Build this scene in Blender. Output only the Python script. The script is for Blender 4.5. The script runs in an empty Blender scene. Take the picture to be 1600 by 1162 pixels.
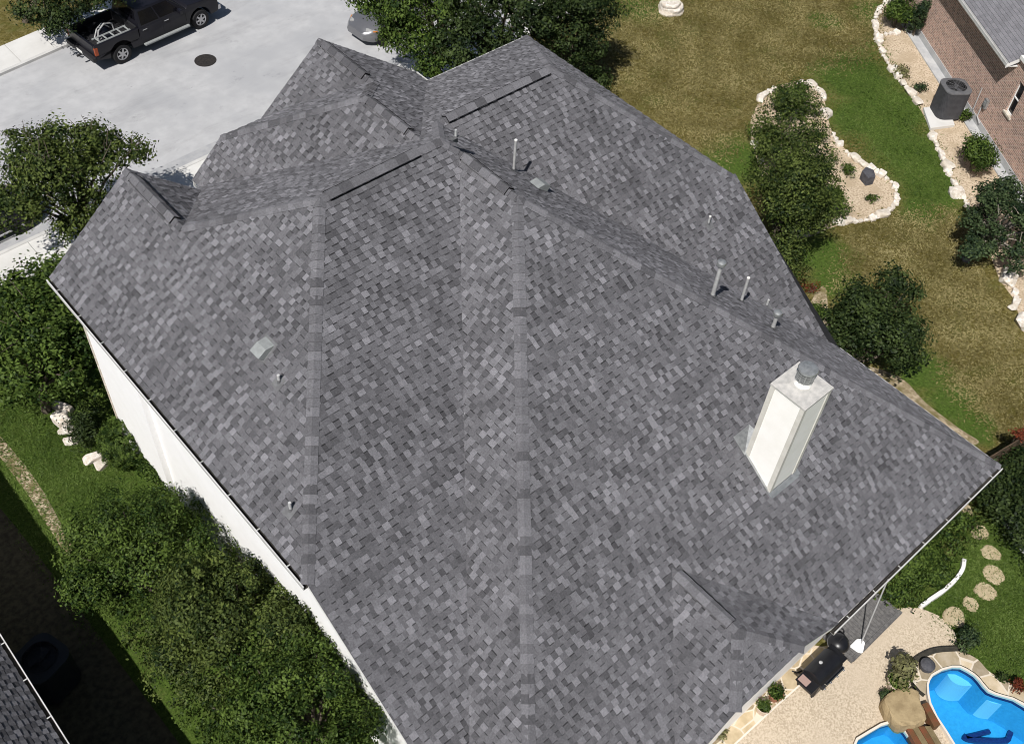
import bpy, bmesh, math, random
import numpy as np
from mathutils import Vector, Matrix
from mathutils.geometry import tessellate_polygon
from mathutils import noise as mnoise
R_ = math.radians
scene = bpy.context.scene
# ------------------------------------------------------------------ camera
CAMR = np.array([[0.7479164, -0.6614041, 0.0562646], [0.4785216, 0.5959695, 0.6448546], [0.4600415, 0.4553735, -0.7622315]])
FOC, PCX, PCY = 1677.78, 798.6, 584.47          # focal length and centre, in pixels of the 1600-wide photograph
CAMZ = 26.9
cd = bpy.data.cameras.new('camera'); cam = bpy.data.objects.new('camera', cd); scene.collection.objects.link(cam)
r, u, f = CAMR
cam.matrix_world = Matrix(((r[0], u[0], -f[0], 0), (r[1], u[1], -f[1], 0), (r[2], u[2], -f[2], CAMZ), (0, 0, 0, 1)))
cd.sensor_width = 36; cd.lens = FOC / 1600 * 36
cd.shift_x = (800 - PCX) / 1600; cd.shift_y = (PCY - 581) / 1600
cd.clip_start = 0.1; cd.clip_end = 1500
scene.camera = cam
# ------------------------------------------------------------------ light
SUN = Vector((-.55, -.23, .80)).normalized()
w = bpy.data.worlds.new("World"); scene.world = w; w.use_nodes = True
nt = w.node_tree; bg = nt.nodes['Background']
sky = nt.nodes.new('ShaderNodeTexSky'); sky.sky_type = 'NISHITA'; sky.sun_disc = False
sky.sun_elevation = math.asin(SUN.z); sky.sun_rotation = math.atan2(SUN.x, SUN.y)
nt.links.new(sky.outputs[0], bg.inputs[0]); bg.inputs[1].default_value = 0.05
sl = bpy.data.lights.new('sun', 'SUN'); sl.energy = 5.0; sl.angle = R_(.53); sl.color = (1, .97, .93)
so = bpy.data.objects.new('sun', sl); scene.collection.objects.link(so)
so.rotation_euler = SUN.to_track_quat('Z', 'Y').to_euler(); so.location = (-20, -10, 60)
vs = scene.view_settings; vs.view_transform = 'Standard'; vs.look = 'None'; vs.gamma = 1; vs.exposure = .12
scene.cycles.filter_width = 1.0; scene.cycles.max_bounces = 6; scene.cycles.transparent_max_bounces = 8
# ------------------------------------------------------------------ helpers
rnd = random.Random(7)
COL = scene.collection
def ray(px, py): return CAMR.T @ np.array([(px - PCX) / FOC, -(py - PCY) / FOC, 1.0])
def at(px, py, z=0.0):
    """point of the place at height z seen at a pixel of the photograph (survey of the site)"""
    v = ray(px, py); k = (z - CAMZ) / v[2]; return Vector((v[0] * k, v[1] * k, z))
def tag(o, label=None, cat=None, group=None, kind=None):
    if label: o['label'] = label
    if cat: o['category'] = cat
    if group: o['group'] = group
    if kind: o['kind'] = kind
    return o
def empty(name, loc, rz=0):
    o = bpy.data.objects.new(name, None); o.location = loc; o.rotation_euler = (0, 0, rz); o.empty_display_size = .2
    COL.objects.link(o); return o
def copy_tree(o, parent=None):
    c = o.copy(); COL.objects.link(c)
    if parent: c.parent = parent
    for ch in list(o.children): copy_tree(ch, c)
    return c
class MB:
    def __init__(s): s.v = []; s.f = []; s.m = []; s.t = []
    def add(s, vs, fs, mi=0, tone=1.0):
        b = len(s.v); s.v += [tuple(p) for p in vs]
        for q in fs: s.f.append([b + i for i in q]); s.m.append(mi); s.t.append(tone)
    def quad(s, a, b, c, d, mi=0, tone=1.0): s.add([a, b, c, d], [(0, 1, 2, 3)], mi, tone)
    def box(s, c, h, rz=0, mi=0, taper=1.0, M=None):
        """centre, half sizes; taper scales the top"""
        P = []
        for z in (-1, 1):
            k = taper if z > 0 else 1
            for x, y in ((-1, -1), (1, -1), (1, 1), (-1, 1)):
                p = Vector((x * h[0] * k, y * h[1] * k, z * h[2]))
                if M: p = M @ p
                if rz: p = Matrix.Rotation(rz, 3, 'Z') @ p
                P.append(p + Vector(c))
        s.add(P, [(3, 2, 1, 0), (4, 5, 6, 7), (0, 1, 5, 4), (1, 2, 6, 5), (2, 3, 7, 6), (3, 0, 4, 7)], mi)
    def tube(s, pts, rad, n=8, mi=0, cap=True):
        pts = [Vector(p) for p in pts]
        if not isinstance(rad, (list, tuple)): rad = [rad] * len(pts)
        rings = []; N = None
        for i, p in enumerate(pts):
            d = (pts[min(i + 1, len(pts) - 1)] - pts[max(i - 1, 0)]).normalized()
            a = Vector((0, 0, 1)) if abs(d.z) < .95 else Vector((1, 0, 0))
            N = d.cross(a).normalized() if N is None else (N - d * N.dot(d)).normalized()
            B = d.cross(N)
            rings.append([p + (N * math.cos(2 * math.pi * k / n) + B * math.sin(2 * math.pi * k / n)) * rad[i] for k in range(n)])
        F = [(i * n + k, i * n + (k + 1) % n, (i + 1) * n + (k + 1) % n, (i + 1) * n + k) for i in range(len(pts) - 1) for k in range(n)]
        if cap: F += [tuple(range(n))[::-1], tuple((len(pts) - 1) * n + k for k in range(n))]
        s.add([p for R in rings for p in R], F, mi)
    def lathe(s, c, prof, n=24, mi=0):
        c = Vector(c); V = []
        for r, z in prof:
            for k in range(n): a = 2 * math.pi * k / n; V.append(c + Vector((r * math.cos(a), r * math.sin(a), z)))
        F = [(i * n + k, i * n + (k + 1) % n, (i + 1) * n + (k + 1) % n, (i + 1) * n + k) for i in range(len(prof) - 1) for k in range(n)]
        F += [tuple((len(prof) - 1) * n + k for k in range(n)), tuple(range(n))[::-1]]
        s.add(V, F, mi)
    def prism(s, pts, z0, z1, mi=0, mi_top=None, bottom=True):
        n = len(pts)
        if sum(pts[i][0] * pts[(i + 1) % n][1] - pts[(i + 1) % n][0] * pts[i][1] for i in range(n)) < 0: pts = pts[::-1]
        V = [(p[0], p[1], z0) for p in pts] + [(p[0], p[1], z1) for p in pts]
        s.add(V, [(i, (i + 1) % n, n + (i + 1) % n, n + i) for i in range(n)], mi)
        s.add(V, [tuple(n + i for i in range(n))] + ([tuple(range(n))[::-1]] if bottom else []), mi if mi_top is None else mi_top)
    def prof_y(s, pts, y0, y1, mi=0):
        """side profile (x,z) extruded along y"""
        n = len(pts)
        V = [(p[0], y0, p[1]) for p in pts] + [(p[0], y1, p[1]) for p in pts]
        s.add(V, [(i, (i + 1) % n, n + (i + 1) % n, n + i) for i in range(n)] + [tuple(range(n))[::-1], tuple(n + i for i in range(n))], mi)
    def build(s, name, mats, parent=None, world=True, smooth=False, bevel=0, tone=False):
        me = bpy.data.meshes.new(name)
        v = s.v
        if parent is not None and world:
            L = Vector((0, 0, 0)); p = parent
            while p is not None: L = L + p.location; p = p.parent
            v = [(a - L.x, b - L.y, c - L.z) for a, b, c in v]
        me.from_pydata([tuple(p) for p in v], [], s.f)
        if not isinstance(mats, (list, tuple)): mats = [mats]
        for m in mats: me.materials.append(m)
        me.polygons.foreach_set('material_index', s.m)
        if tone:
            a = me.attributes.new('tone', 'FLOAT', 'FACE'); a.data.foreach_set('value', s.t)
        bm = bmesh.new(); bm.from_mesh(me)
        if bevel:
            bmesh.ops.remove_doubles(bm, verts=bm.verts, dist=1e-4)
            ed = [e for e in bm.edges if len(e.link_faces) == 2 and e.calc_face_angle(0) > .5]
            bmesh.ops.bevel(bm, geom=ed, offset=bevel, segments=2, affect='EDGES', profile=.6, clamp_overlap=True)
        if not tone: bmesh.ops.recalc_face_normals(bm, faces=bm.faces)
        bm.to_mesh(me); bm.free()
        if smooth:
            for p in me.polygons: p.use_smooth = True
            me.set_sharp_from_angle(angle=R_(38))
        o = bpy.data.objects.new(name, me); COL.objects.link(o)
        if parent is not None: o.parent = parent
        return o
# ------------------------------------------------------------------ materials
def mat(name, c1, c2=None, scale=4.0, rough=.8, bump=0, bscale=None, c3=None, s3=1.0, metal=0, spec=.3, tone=None, lo=.38, hi=.62, coat=0):
    m = bpy.data.materials.new(name); m.use_nodes = True; nt = m.node_tree; N = nt.nodes; L = nt.links
    b = N['Principled BSDF']; b.inputs['Roughness'].default_value = rough; b.inputs['Metallic'].default_value = metal
    b.inputs['Specular IOR Level'].default_value = spec; b.inputs['Coat Weight'].default_value = coat
    tc = N.new('ShaderNodeTexCoord')
    def noise(sc, det=6, ro=.6):
        n = N.new('ShaderNodeTexNoise'); n.inputs['Scale'].default_value = sc; n.inputs['Detail'].default_value = det; n.inputs['Roughness'].default_value = ro
        L.new(tc.outputs['Object'], n.inputs['Vector']); return n
    def mix(fac, a, bcol):
        x = N.new('ShaderNodeMix'); x.data_type = 'RGBA'
        L.new(fac, x.inputs[0])
        for i, q in ((6, a), (7, bcol)):
            if isinstance(q, tuple): x.inputs[i].default_value = (*q, 1)
            else: L.new(q, x.inputs[i])
        return x.outputs[2]
    def ramp(o, lo, hi):
        x = N.new('ShaderNodeMapRange'); x.inputs[1].default_value = lo; x.inputs[2].default_value = hi; L.new(o, x.inputs[0]); return x.outputs[0]
    if c2 is None: b.inputs['Base Color'].default_value = (*c1, 1); out = None
    else:
        out = mix(ramp(noise(scale).outputs[0], lo, hi), c1, c2)
        if c3: out = mix(ramp(noise(s3, 3).outputs[0], .45, .65), out, c3)
    if tone:
        a = N.new('ShaderNodeAttribute'); a.attribute_name = 'tone'
        x = N.new('ShaderNodeMix'); x.data_type = 'RGBA'; x.blend_type = 'MULTIPLY'; x.inputs[0].default_value = 1
        if out is None: x.inputs[6].default_value = (*c1, 1)
        else: L.new(out, x.inputs[6])
        L.new(a.outputs['Fac'], x.inputs[7]); out = x.outputs[2]
    if out is not None: L.new(out, b.inputs['Base Color'])
    if bump:
        bn = N.new('ShaderNodeBump'); bn.inputs['Strength'].default_value = bump; bn.inputs['Distance'].default_value = .02
        L.new(noise(bscale or scale * 3, 8, .7).outputs[0], bn.inputs['Height']); L.new(bn.outputs[0], b.inputs['Normal'])
    m['out'] = 0
    return m
def leaf_mat(name, dark, light, trans=.25):
    m = bpy.data.materials.new(name); m.use_nodes = True; nt = m.node_tree; N = nt.nodes; L = nt.links
    N.remove(N['Principled BSDF']); out = N['Material Output']
    a = N.new('ShaderNodeAttribute'); a.attribute_name = 'tone'
    x = N.new('ShaderNodeMix'); x.data_type = 'RGBA'; x.inputs[6].default_value = (*dark, 1); x.inputs[7].default_value = (*light, 1)
    L.new(a.outputs['Fac'], x.inputs[0])
    d = N.new('ShaderNodeBsdfDiffuse'); t = N.new('ShaderNodeBsdfTranslucent'); g = N.new('ShaderNodeBsdfGlossy'); g.inputs['Roughness'].default_value = .6
    L.new(x.outputs[2], d.inputs[0]); L.new(x.outputs[2], t.inputs[0])
    m1 = N.new('ShaderNodeMixShader'); m1.inputs[0].default_value = trans; L.new(d.outputs[0], m1.inputs[1]); L.new(t.outputs[0], m1.inputs[2])
    m2 = N.new('ShaderNodeMixShader'); m2.inputs[0].default_value = .012; L.new(m1.outputs[0], m2.inputs[1]); L.new(g.outputs[0], m2.inputs[2])
    L.new(m2.outputs[0], out.inputs[0]); return m
MT = {}
MT['shingle'] = mat('shingle', (.094, .0925, .100), (.127, .125, .1345), 26, .95, .25, 140, tone=True, spec=.15)
MT['shingle'].node_tree.nodes['Principled BSDF'].inputs['Diffuse Roughness'].default_value = .32
MT['shingle_base'] = mat('shingle_underlay', (.04, .04, .043), None, rough=.95)
MT['black'] = mat('black_gap', (.012, .012, .013), None, rough=.9)
MT['white'] = mat('white_trim', (.78, .77, .75), (.70, .69, .66), 3, .55)
MT['stucco'] = mat('white_stucco', (.93, .92, .91), (.90, .89, .875), 2.2, .85, .15, 60)
MT['limestone'] = mat('limestone', (.62, .57, .50), (.45, .39, .31), 5, .9, .5, 20)
MT['boulder'] = mat('pale_boulder', (.74, .70, .64), (.50, .43, .35), 7, .9, .8, 16, c3=(.60, .55, .48), s3=3)
MT['road'] = mat('road_concrete', (.375, .375, .382), (.425, .425, .430), 1.6, .9, .2, 60, c3=(.345, .348, .358), s3=.35)
def stain(m, amt=.35):
    N = m.node_tree.nodes; L = m.node_tree.links; b = N['Principled BSDF']; src = b.inputs['Base Color'].links[0].from_socket; tc = [n for n in N if n.type == 'TEX_COORD'][0]
    f = None
    for sc, lo, hi, am in ((1.1, .60, .72, .25), (3.3, .66, .74, .45), (.45, .52, .72, .20), (9, .66, .74, .35)):
        n = N.new('ShaderNodeTexNoise'); n.inputs['Scale'].default_value = sc; n.inputs['Detail'].default_value = 7; n.inputs['Roughness'].default_value = .7; n.noise_dimensions = '3D'; mp = N.new('ShaderNodeMapping'); mp.inputs['Scale'].default_value = (.35, 1.3, 1) if sc < .9 else (.8, 1.1, 1); mp.inputs['Rotation'].default_value = (0, 0, -.06); L.new(tc.outputs['Object'], mp.inputs[0]); L.new(mp.outputs[0], n.inputs['Vector'])
        r_ = N.new('ShaderNodeMapRange'); r_.inputs[1].default_value = lo; r_.inputs[2].default_value = hi; r_.inputs[3].default_value = 1; r_.inputs[4].default_value = 1 - am; L.new(n.outputs[0], r_.inputs[0])
        x = N.new('ShaderNodeMix'); x.data_type = 'RGBA'; x.blend_type = 'MULTIPLY'; x.inputs[0].default_value = 1; L.new(src, x.inputs[6]); L.new(r_.outputs[0], x.inputs[7]); src = x.outputs[2]
    L.new(src, b.inputs['Base Color'])
stain(MT['road'])
MT['walk'] = mat('sidewalk_concrete', (.60, .59, .565), (.54, .53, .505), 1.2, .9, .12, 50)
MT['kerb'] = mat('kerb_concrete', (.54, .53, .51), (.46, .455, .44), 2, .9, .12, 50)
MT['gutter_pan'] = mat('gutter_pan_concrete', (.31, .315, .325), (.37, .37, .375), 3, .9)
stain(MT['walk']) if False else None
MT['patio'] = mat('exposed_aggregate', (.57, .48, .365), (.37, .30, .215), 24, .9, .4, 40, c3=(.50, .415, .315), s3=.5, lo=.42, hi=.6)
MT['joint'] = mat('pale_joint', (.66, .60, .52), None)
MT['sand'] = mat('sandy_mulch', (.55, .45, .33), (.27, .20, .13), 13, .95, .8, 30, c3=(.40, .315, .215), s3=1.3, lo=.46, hi=.64)
MT['gravel'] = mat('gravel', (.46, .39, .28), (.20, .15, .09), 11, .95, .9, 20, c3=(.17, .14, .065), s3=1.6, lo=.44, hi=.56)
MT['dirt'] = mat('dry_dirt', (.42, .34, .24), (.20, .155, .09), 6, .95, .7, 22, c3=(.15, .125, .05), s3=1.4, lo=.42, hi=.58)
MT['soil'] = mat('soil', (.10, .085, .05), (.05, .04, .025), 6, .95)  # potting soil; also the dark colour of the side yard's painted shade
MT['gutter_white'] = mat('gutter_white', (.56, .555, .54), (.46, .455, .44), 3, .5)
MT['debris_shade'] = mat('gutter_debris_shade', (.02, .018, .016), (.045, .04, .035), 9, .95)  # leaf dirt and the trough's inner shadow in one dark colour
MT['steel'] = mat('galvanised_steel', (.42, .43, .43), (.30, .31, .31), 9, .42, metal=.6)
MT['pvc'] = mat('grey_vent_pipe', (.42, .42, .42), (.34, .34, .34), 7, .6)
MT['flash'] = mat('lead_flashing', (.15, .15, .155), (.11, .11, .115), 9, .7)
MT['chase'] = mat('chimney_siding', (.91, .89, .85), (.86, .84, .79), 2, .7)
MT['chasetrim'] = mat('chimney_trim', (.62, .60, .55), (.55, .53, .48), 4, .7)
MT['chasetop'] = mat('chimney_pan', (.52, .50, .47), (.40, .39, .37), 7, .6)
MT['deck'] = mat('grey_deck_boards', (.085, .082, .082), (.14, .135, .13), 12, .85, .3, 30)
MT['coping'] = mat('coping_stone', (.58, .49, .37), (.40, .32, .20), 2.6, .85, .3, 20, c3=(.64, .57, .47), s3=1.5)
MT['slabrock'] = mat('tan_slab_rock', (.36, .275, .155), (.25, .185, .10), 3, .85, .5, 12)
MT['redwood'] = mat('red_brown_boards', (.16, .055, .025), (.10, .06, .025), 5, .8, .3, 25)
MT['olive'] = mat('olive_stone', (.19, .145, .075), (.13, .10, .05), 5, .85)
MT['darkstone'] = mat('dark_ledge_face', (.03, .028, .022), (.05, .045, .035), 8, .9)
MT['plaster'] = mat('pool_plaster', (.050, .36, .64), (.040, .31, .57), 9, .7, c3=(.036, .29, .55), s3=.8)
MT['shelf'] = mat('pool_shelf', (.24, .58, .80), None, rough=.7)
MT['tile'] = mat('navy_tile', (.01, .02, .10), (.015, .035, .14), 12, .3)
MT['pot'] = mat('terracotta', (.33, .15, .09), (.24, .11, .07), 8, .8)
MT['palepot'] = mat('pale_pot', (.55, .45, .36), (.42, .33, .26), 8, .8)
MT['grillblk'] = mat('black_enamel', (.008, .008, .010), (.013, .013, .015), 3, .35, spec=.4)
MT['chrome'] = mat('bright_metal', (.55, .55, .56), None, rough=.25, metal=1)
MT['shelfwood'] = mat('grill_side_shelf', (.32, .22, .19), None, rough=.6)
MT['bark'] = mat('bark', (.13, .105, .08), (.075, .06, .045), 9, .95, .6, 20)
MT['palebark'] = mat('pale_bark', (.30, .27, .23), (.20, .17, .14), 9, .9, .4, 20)
MT['tyre'] = mat('tyre_rubber', (.014, .014, .015), None, rough=.85)
MT['rim'] = mat('alloy_rim', (.50, .50, .51), None, rough=.35, metal=.8)
MT['glass'] = mat('dark_glass', (.006, .006, .008), None, rough=.08, spec=.5)
MT['truckpaint'] = mat('charcoal_paint', (.007, .007, .011), (.009, .009, .013), 2, .4, spec=.3, coat=.12)
MT['silverpaint'] = mat('silver_paint', (.20, .20, .21), (.18, .18, .19), 2, .3, metal=.5, coat=.4)
MT['darkpaint'] = mat('black_car_paint', (.008, .008, .010), None, rough=.3, coat=.3)
MT['plastic'] = mat('black_plastic', (.02, .02, .022), None, rough=.6)
MT['lamp_red'] = mat('tail_lens', (.30, .06, .02), None, rough=.25)
MT['lamp_clear'] = mat('headlight_lens', (.62, .62, .60), None, rough=.15)
MT['lamp_dull'] = mat('hazy_lens', (.26, .26, .26), (.36, .36, .35), 8, .2)
MT['lamp_amber'] = mat('amber_lens', (.45, .16, .03), None, rough=.2)
MT['iron'] = mat('cast_iron', (.016, .015, .015), (.034, .029, .026), 10, .75, .5, 30)
MT['acmetal'] = mat('ac_grey_louvres', (.05, .05, .055), (.065, .065, .07), 6, .55)
MT['actop'] = mat('ac_grey_top', (.13, .13, .135), (.10, .10, .105), 6, .5)
MT['slab'] = mat('foundation_concrete', (.36, .365, .37), (.46, .46, .455), 2, .9)
MT['fence'] = mat('cedar_fence', (.12, .08, .05), (.07, .05, .032), 7, .9, .3, 25)
MT['step'] = mat('step_stone', (.46, .38, .25), (.36, .29, .18), 7, .9, .4, 20)
MT['slate'] = mat('dark_slate', (.05, .05, .058), (.085, .085, .095), 6, .8, .5, 14)
MT['hoodgrey'] = mat('grey_vent_hood', (.27, .285, .28), (.22, .23, .23), 8, .55)
L_OAK = leaf_mat('oak_leaves', (.012, .026, .005), (.12, .155, .036))
L_MID = leaf_mat('green_leaves', (.012, .030, .004), (.108, .162, .030))
L_DARK = leaf_mat('dark_leaves', (.008, .018, .005), (.060, .088, .024))
L_LIGHT = leaf_mat('light_leaves', (.030, .055, .010), (.13, .18, .038))
L_CEDAR = leaf_mat('cedar_sprays', (.010, .024, .010), (.080, .115, .045))
L_GRASS = leaf_mat('grass_plumes', (.09, .085, .045), (.24, .24, .10))
L_BLOOM = leaf_mat('pale_blossom', (.45, .38, .28), (.75, .70, .60))
L_RED = leaf_mat('red_leaves', (.09, .02, .01), (.20, .05, .022))
def flagstone(name, a, b, scale):
    m = mat(name, a, b, 3, .85, .3, 25); N = m.node_tree.nodes; L = m.node_tree.links
    bs = N['Principled BSDF']; tc = [n for n in N if n.type == 'TEX_COORD'][0]
    v1 = N.new('ShaderNodeTexVoronoi'); v1.feature = 'DISTANCE_TO_EDGE'; v1.inputs['Scale'].default_value = scale; L.new(tc.outputs['Object'], v1.inputs['Vector'])
    v2 = N.new('ShaderNodeTexVoronoi'); v2.inputs['Scale'].default_value = scale; L.new(tc.outputs['Object'], v2.inputs['Vector'])
    col = bs.inputs['Base Color'].links[0].from_socket
    h = N.new('ShaderNodeHueSaturation'); sx = N.new('ShaderNodeSeparateColor'); L.new(v2.outputs['Color'], sx.inputs[0])
    mr = N.new('ShaderNodeMapRange'); mr.inputs[3].default_value = .6; mr.inputs[4].default_value = 1.25; L.new(sx.outputs[0], mr.inputs[0])
    L.new(mr.outputs[0], h.inputs['Value']); L.new(col, h.inputs['Color'])
    g = N.new('ShaderNodeMath'); g.operation = 'LESS_THAN'; g.inputs[1].default_value = .035; L.new(v1.outputs[0], g.inputs[0])
    x = N.new('ShaderNodeMix'); x.data_type = 'RGBA'; L.new(g.outputs[0], x.inputs[0]); L.new(h.outputs[0], x.inputs[6]); x.inputs[7].default_value = (.60, .53, .43, 1)
    L.new(x.outputs[2], bs.inputs['Base Color']); return m
MT['flag'] = flagstone('flagstone', (.47, .38, .25), (.36, .285, .175), 1.9)
MT['copingflag'] = flagstone('coping_flagstone', (.55, .46, .34), (.42, .34, .22), 1.7)
def brick_mat():
    m = mat('brick', (.3, .2, .15), None, rough=.9); N = m.node_tree.nodes; L = m.node_tree.links; bs = N['Principled BSDF']
    uv = N.new('ShaderNodeUVMap'); br = N.new('ShaderNodeTexBrick'); L.new(uv.outputs[0], br.inputs['Vector'])
    br.inputs['Scale'].default_value = 1; br.inputs['Brick Width'].default_value = .23; br.inputs['Row Height'].default_value = .082
    br.inputs['Mortar Size'].default_value = .011; br.inputs['Mortar'].default_value = (.56, .48, .40, 1); br.inputs['Bias'].default_value = -.1
    br.inputs['Color1'].default_value = (.44, .27, .215, 1); br.inputs['Color2'].default_value = (.20, .13, .11, 1)
    n = N.new('ShaderNodeTexNoise'); n.inputs['Scale'].default_value = 5; L.new(uv.outputs[0], n.inputs['Vector'])
    h = N.new('ShaderNodeHueSaturation'); mr = N.new('ShaderNodeMapRange'); mr.inputs[3].default_value = .7; mr.inputs[4].default_value = 1.4
    L.new(n.outputs[0], mr.inputs[0]); L.new(mr.outputs[0], h.inputs['Value']); L.new(br.outputs[0], h.inputs['Color']); L.new(h.outputs[0], bs.inputs['Base Color'])
    bp = N.new('ShaderNodeBump'); bp.inputs['Strength'].default_value = .6; bp.inputs['Distance'].default_value = .01; bp.invert = True
    L.new(br.outputs['Fac'], bp.inputs['Height']); L.new(bp.outputs[0], bs.inputs['Normal']); return m
MT['brick'] = brick_mat()
def water_mat():
    m = bpy.data.materials.new('pool_water'); m.use_nodes = True; nt = m.node_tree; N = nt.nodes; L = nt.links
    N.remove(N['Principled BSDF']); t = N.new('ShaderNodeBsdfTransparent'); t.inputs[0].default_value = (.66, .92, 1, 1)
    g = N.new('ShaderNodeBsdfGlossy'); g.inputs['Roughness'].default_value = .06; fr = N.new('ShaderNodeFresnel'); fr.inputs[0].default_value = 1.33
    n = N.new('ShaderNodeTexNoise'); n.inputs['Scale'].default_value = 7; n.inputs['Detail'].default_value = 3
    tc = N.new('ShaderNodeTexCoord'); L.new(tc.outputs['Object'], n.inputs['Vector'])
    bp = N.new('ShaderNodeBump'); bp.inputs['Strength'].default_value = .12; bp.inputs['Distance'].default_value = .05
    L.new(n.outputs[0], bp.inputs['Height']); L.new(bp.outputs[0], g.inputs['Normal']); L.new(bp.outputs[0], fr.inputs['Normal'])
    x = N.new('ShaderNodeMixShader'); L.new(fr.outputs[0], x.inputs[0]); L.new(t.outputs[0], x.inputs[1]); L.new(g.outputs[0], x.inputs[2])
    L.new(x.outputs[0], N['Material Output'].inputs[0]); return m
MT['water'] = water_mat()
def lawn_mat():
    m = bpy.data.materials.new('lawn_grass'); m.use_nodes = True; nt = m.node_tree; N = nt.nodes; L = nt.links; b = N['Principled BSDF']
    b.inputs['Roughness'].default_value = .95; b.inputs['Specular IOR Level'].default_value = .1
    tc = N.new('ShaderNodeTexCoord'); P = tc.outputs['Object']
    def noise(sc, det=5, ro=.6, vec=P):
        n = N.new('ShaderNodeTexNoise'); n.inputs['Scale'].default_value = sc; n.inputs['Detail'].default_value = det; n.inputs['Roughness'].default_value = ro; L.new(vec, n.inputs['Vector']); return n
    def mix(fac, a, c):
        x = N.new('ShaderNodeMix'); x.data_type = 'RGBA'; L.new(fac, x.inputs[0])
        for i, q in ((6, a), (7, c)):
            if isinstance(q, tuple): x.inputs[i].default_value = (*q, 1)
            else: L.new(q, x.inputs[i])
        return x.outputs[2]
    def mr(o, a, c, d=0., e=1.):
        x = N.new('ShaderNodeMapRange'); x.inputs[1].default_value = a; x.inputs[2].default_value = c; x.inputs[3].default_value = d; x.inputs[4].default_value = e; L.new(o, x.inputs[0]); return x.outputs[0]
    def math_(op, a, c):
        x = N.new('ShaderNodeMath'); x.operation = op
        for i, q in ((0, a), (1, c)):
            if isinstance(q, (int, float)): x.inputs[i].default_value = q
            else: L.new(q, x.inputs[i])
        return x.outputs[0]
    wob = noise(.9, 4); wv = N.new('ShaderNodeVectorMath'); wv.operation = 'MULTIPLY_ADD'
    L.new(wob.outputs[1], wv.inputs[0]); wv.inputs[1].default_value = (1.6, 1.6, 0); L.new(P, wv.inputs[2])
    sep = N.new('ShaderNodeSeparateXYZ'); L.new(wv.outputs[0], sep.inputs[0])
    g = mr(sep.outputs[0], 9.5, 8.0)                                         # the left yard is watered
    yard = math_('MULTIPLY', mr(sep.outputs[1], 4.3, 3.2), mr(sep.outputs[0], 40, 30))   # the pool yard too
    g = math_('MAXIMUM', g, yard)
    for px, py, rad in ((1340, 125, 2.0), (1385, 170, 2.2), (1345, 185, 1.6), (1425, 240, 2.0), (1455, 285, 1.8), (1400, 215, 1.6), (1440, 330, 1.0), (1290, 400, 1.3), (1300, 440, .9), (1325, 500, .8),
                        (1440, 580, 1.1), (1490, 630, 1.0), (1520, 665, .8), (1160, 250, 1.6), (1190, 265, 1.0), (995, 8, 1.6), (1365, 20, 1.2), (1290, 35, .8), (935, 120, .6)):
        p = at(px, py); d = N.new('ShaderNodeVectorMath'); d.operation = 'DISTANCE'; L.new(wv.outputs[0], d.inputs[0]); d.inputs[1].default_value = (p.x + .8, p.y + .8, 0)
        g = math_('MAXIMUM', g, mr(d.outputs['Value'], rad * 1.25, rad * .6))
    big = noise(.35, 4).outputs[0]; mid_ = noise(3.4, 6, .65); mid_.inputs['Distortion'].default_value = 1.4; mid = mid_.outputs[0]; fine = noise(9, 7, .8).outputs[0]
    dry = mix(mr(fine, .40, .62), (.064, .052, .011), (.185, .155, .048)); dry = mix(mr(mid, .48, .60, 0, .7), dry, (.235, .20, .088))
    dry = mix(mr(big, .46, .66, 0, .55), dry, (.085, .076, .020)); dry = mix(mr(noise(.7, 5).outputs[0], .54, .68, 0, .6), dry, (.080, .098, .020)); dry = mix(mr(noise(1.3, 5).outputs[0], .58, .70, 0, .6), dry, (.29, .245, .12))
    grn = mix(mr(fine, .40, .62), (.036, .066, .009), (.098, .152, .028)); grn = mix(mr(mid, .50, .66, 0, .6), grn, (.088, .112, .030))
    col = mix(g, dry, grn); L.new(col, b.inputs['Base Color'])
    bp = N.new('ShaderNodeBump'); bp.inputs['Strength'].default_value = .9; bp.inputs['Distance'].default_value = .06
    L.new(noise(22, 6, .75).outputs[0], bp.inputs['Height']); L.new(bp.outputs[0], b.inputs['Normal']); return m
MT['lawn'] = lawn_mat()

def sheet(name, pts, z, m, holes=(), thick=0, kind='structure'):
    """flat ground sheet from survey points (Vector or (px,py)), with holes"""
    loops = [[Vector((p[0], p[1], z)) for p in pts]] + [[Vector((p[0], p[1], z)) for p in h] for h in holes]
    tris = tessellate_polygon(loops); V = [p for l in loops for p in l]
    mb = MB(); mb.add(V, [tuple(t) for t in tris])
    o = mb.build(name, m)
    for p in o.data.polygons:
        if p.normal.z < 0: p.flip()
    if thick:
        n = len(pts); mb2 = MB()
    if kind: o['kind'] = kind
    return o
def pix(pts, z=0.0): return [at(x, y, z) for x, y in pts]
def smooth_loop(pts, k=4):
    out = []; n = len(pts)
    for i in range(n):
        p0, p1, p2, p3 = (Vector(pts[(i + j - 1) % n]) for j in range(4))
        for s in range(k):
            t = s / k
            out.append(.5 * ((2 * p1) + (-p0 + p2) * t + (2 * p0 - 5 * p1 + 4 * p2 - p3) * t * t + (-p0 + 3 * p1 - 3 * p2 + p3) * t ** 3))
    return out
def smooth_open(pts, k=5):
    out = []; n = len(pts)
    for i in range(n - 1):
        p0, p1, p2, p3 = (Vector(pts[min(max(i + j - 1, 0), n - 1)]) for j in range(4))
        for s in range(k):
            t = s / k
            out.append(.5 * ((2 * p1) + (-p0 + p2) * t + (2 * p0 - 5 * p1 + 4 * p2 - p3) * t * t + (-p0 + 3 * p1 - 3 * p2 + p3) * t ** 3))
    return out + [Vector(pts[-1])]
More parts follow.
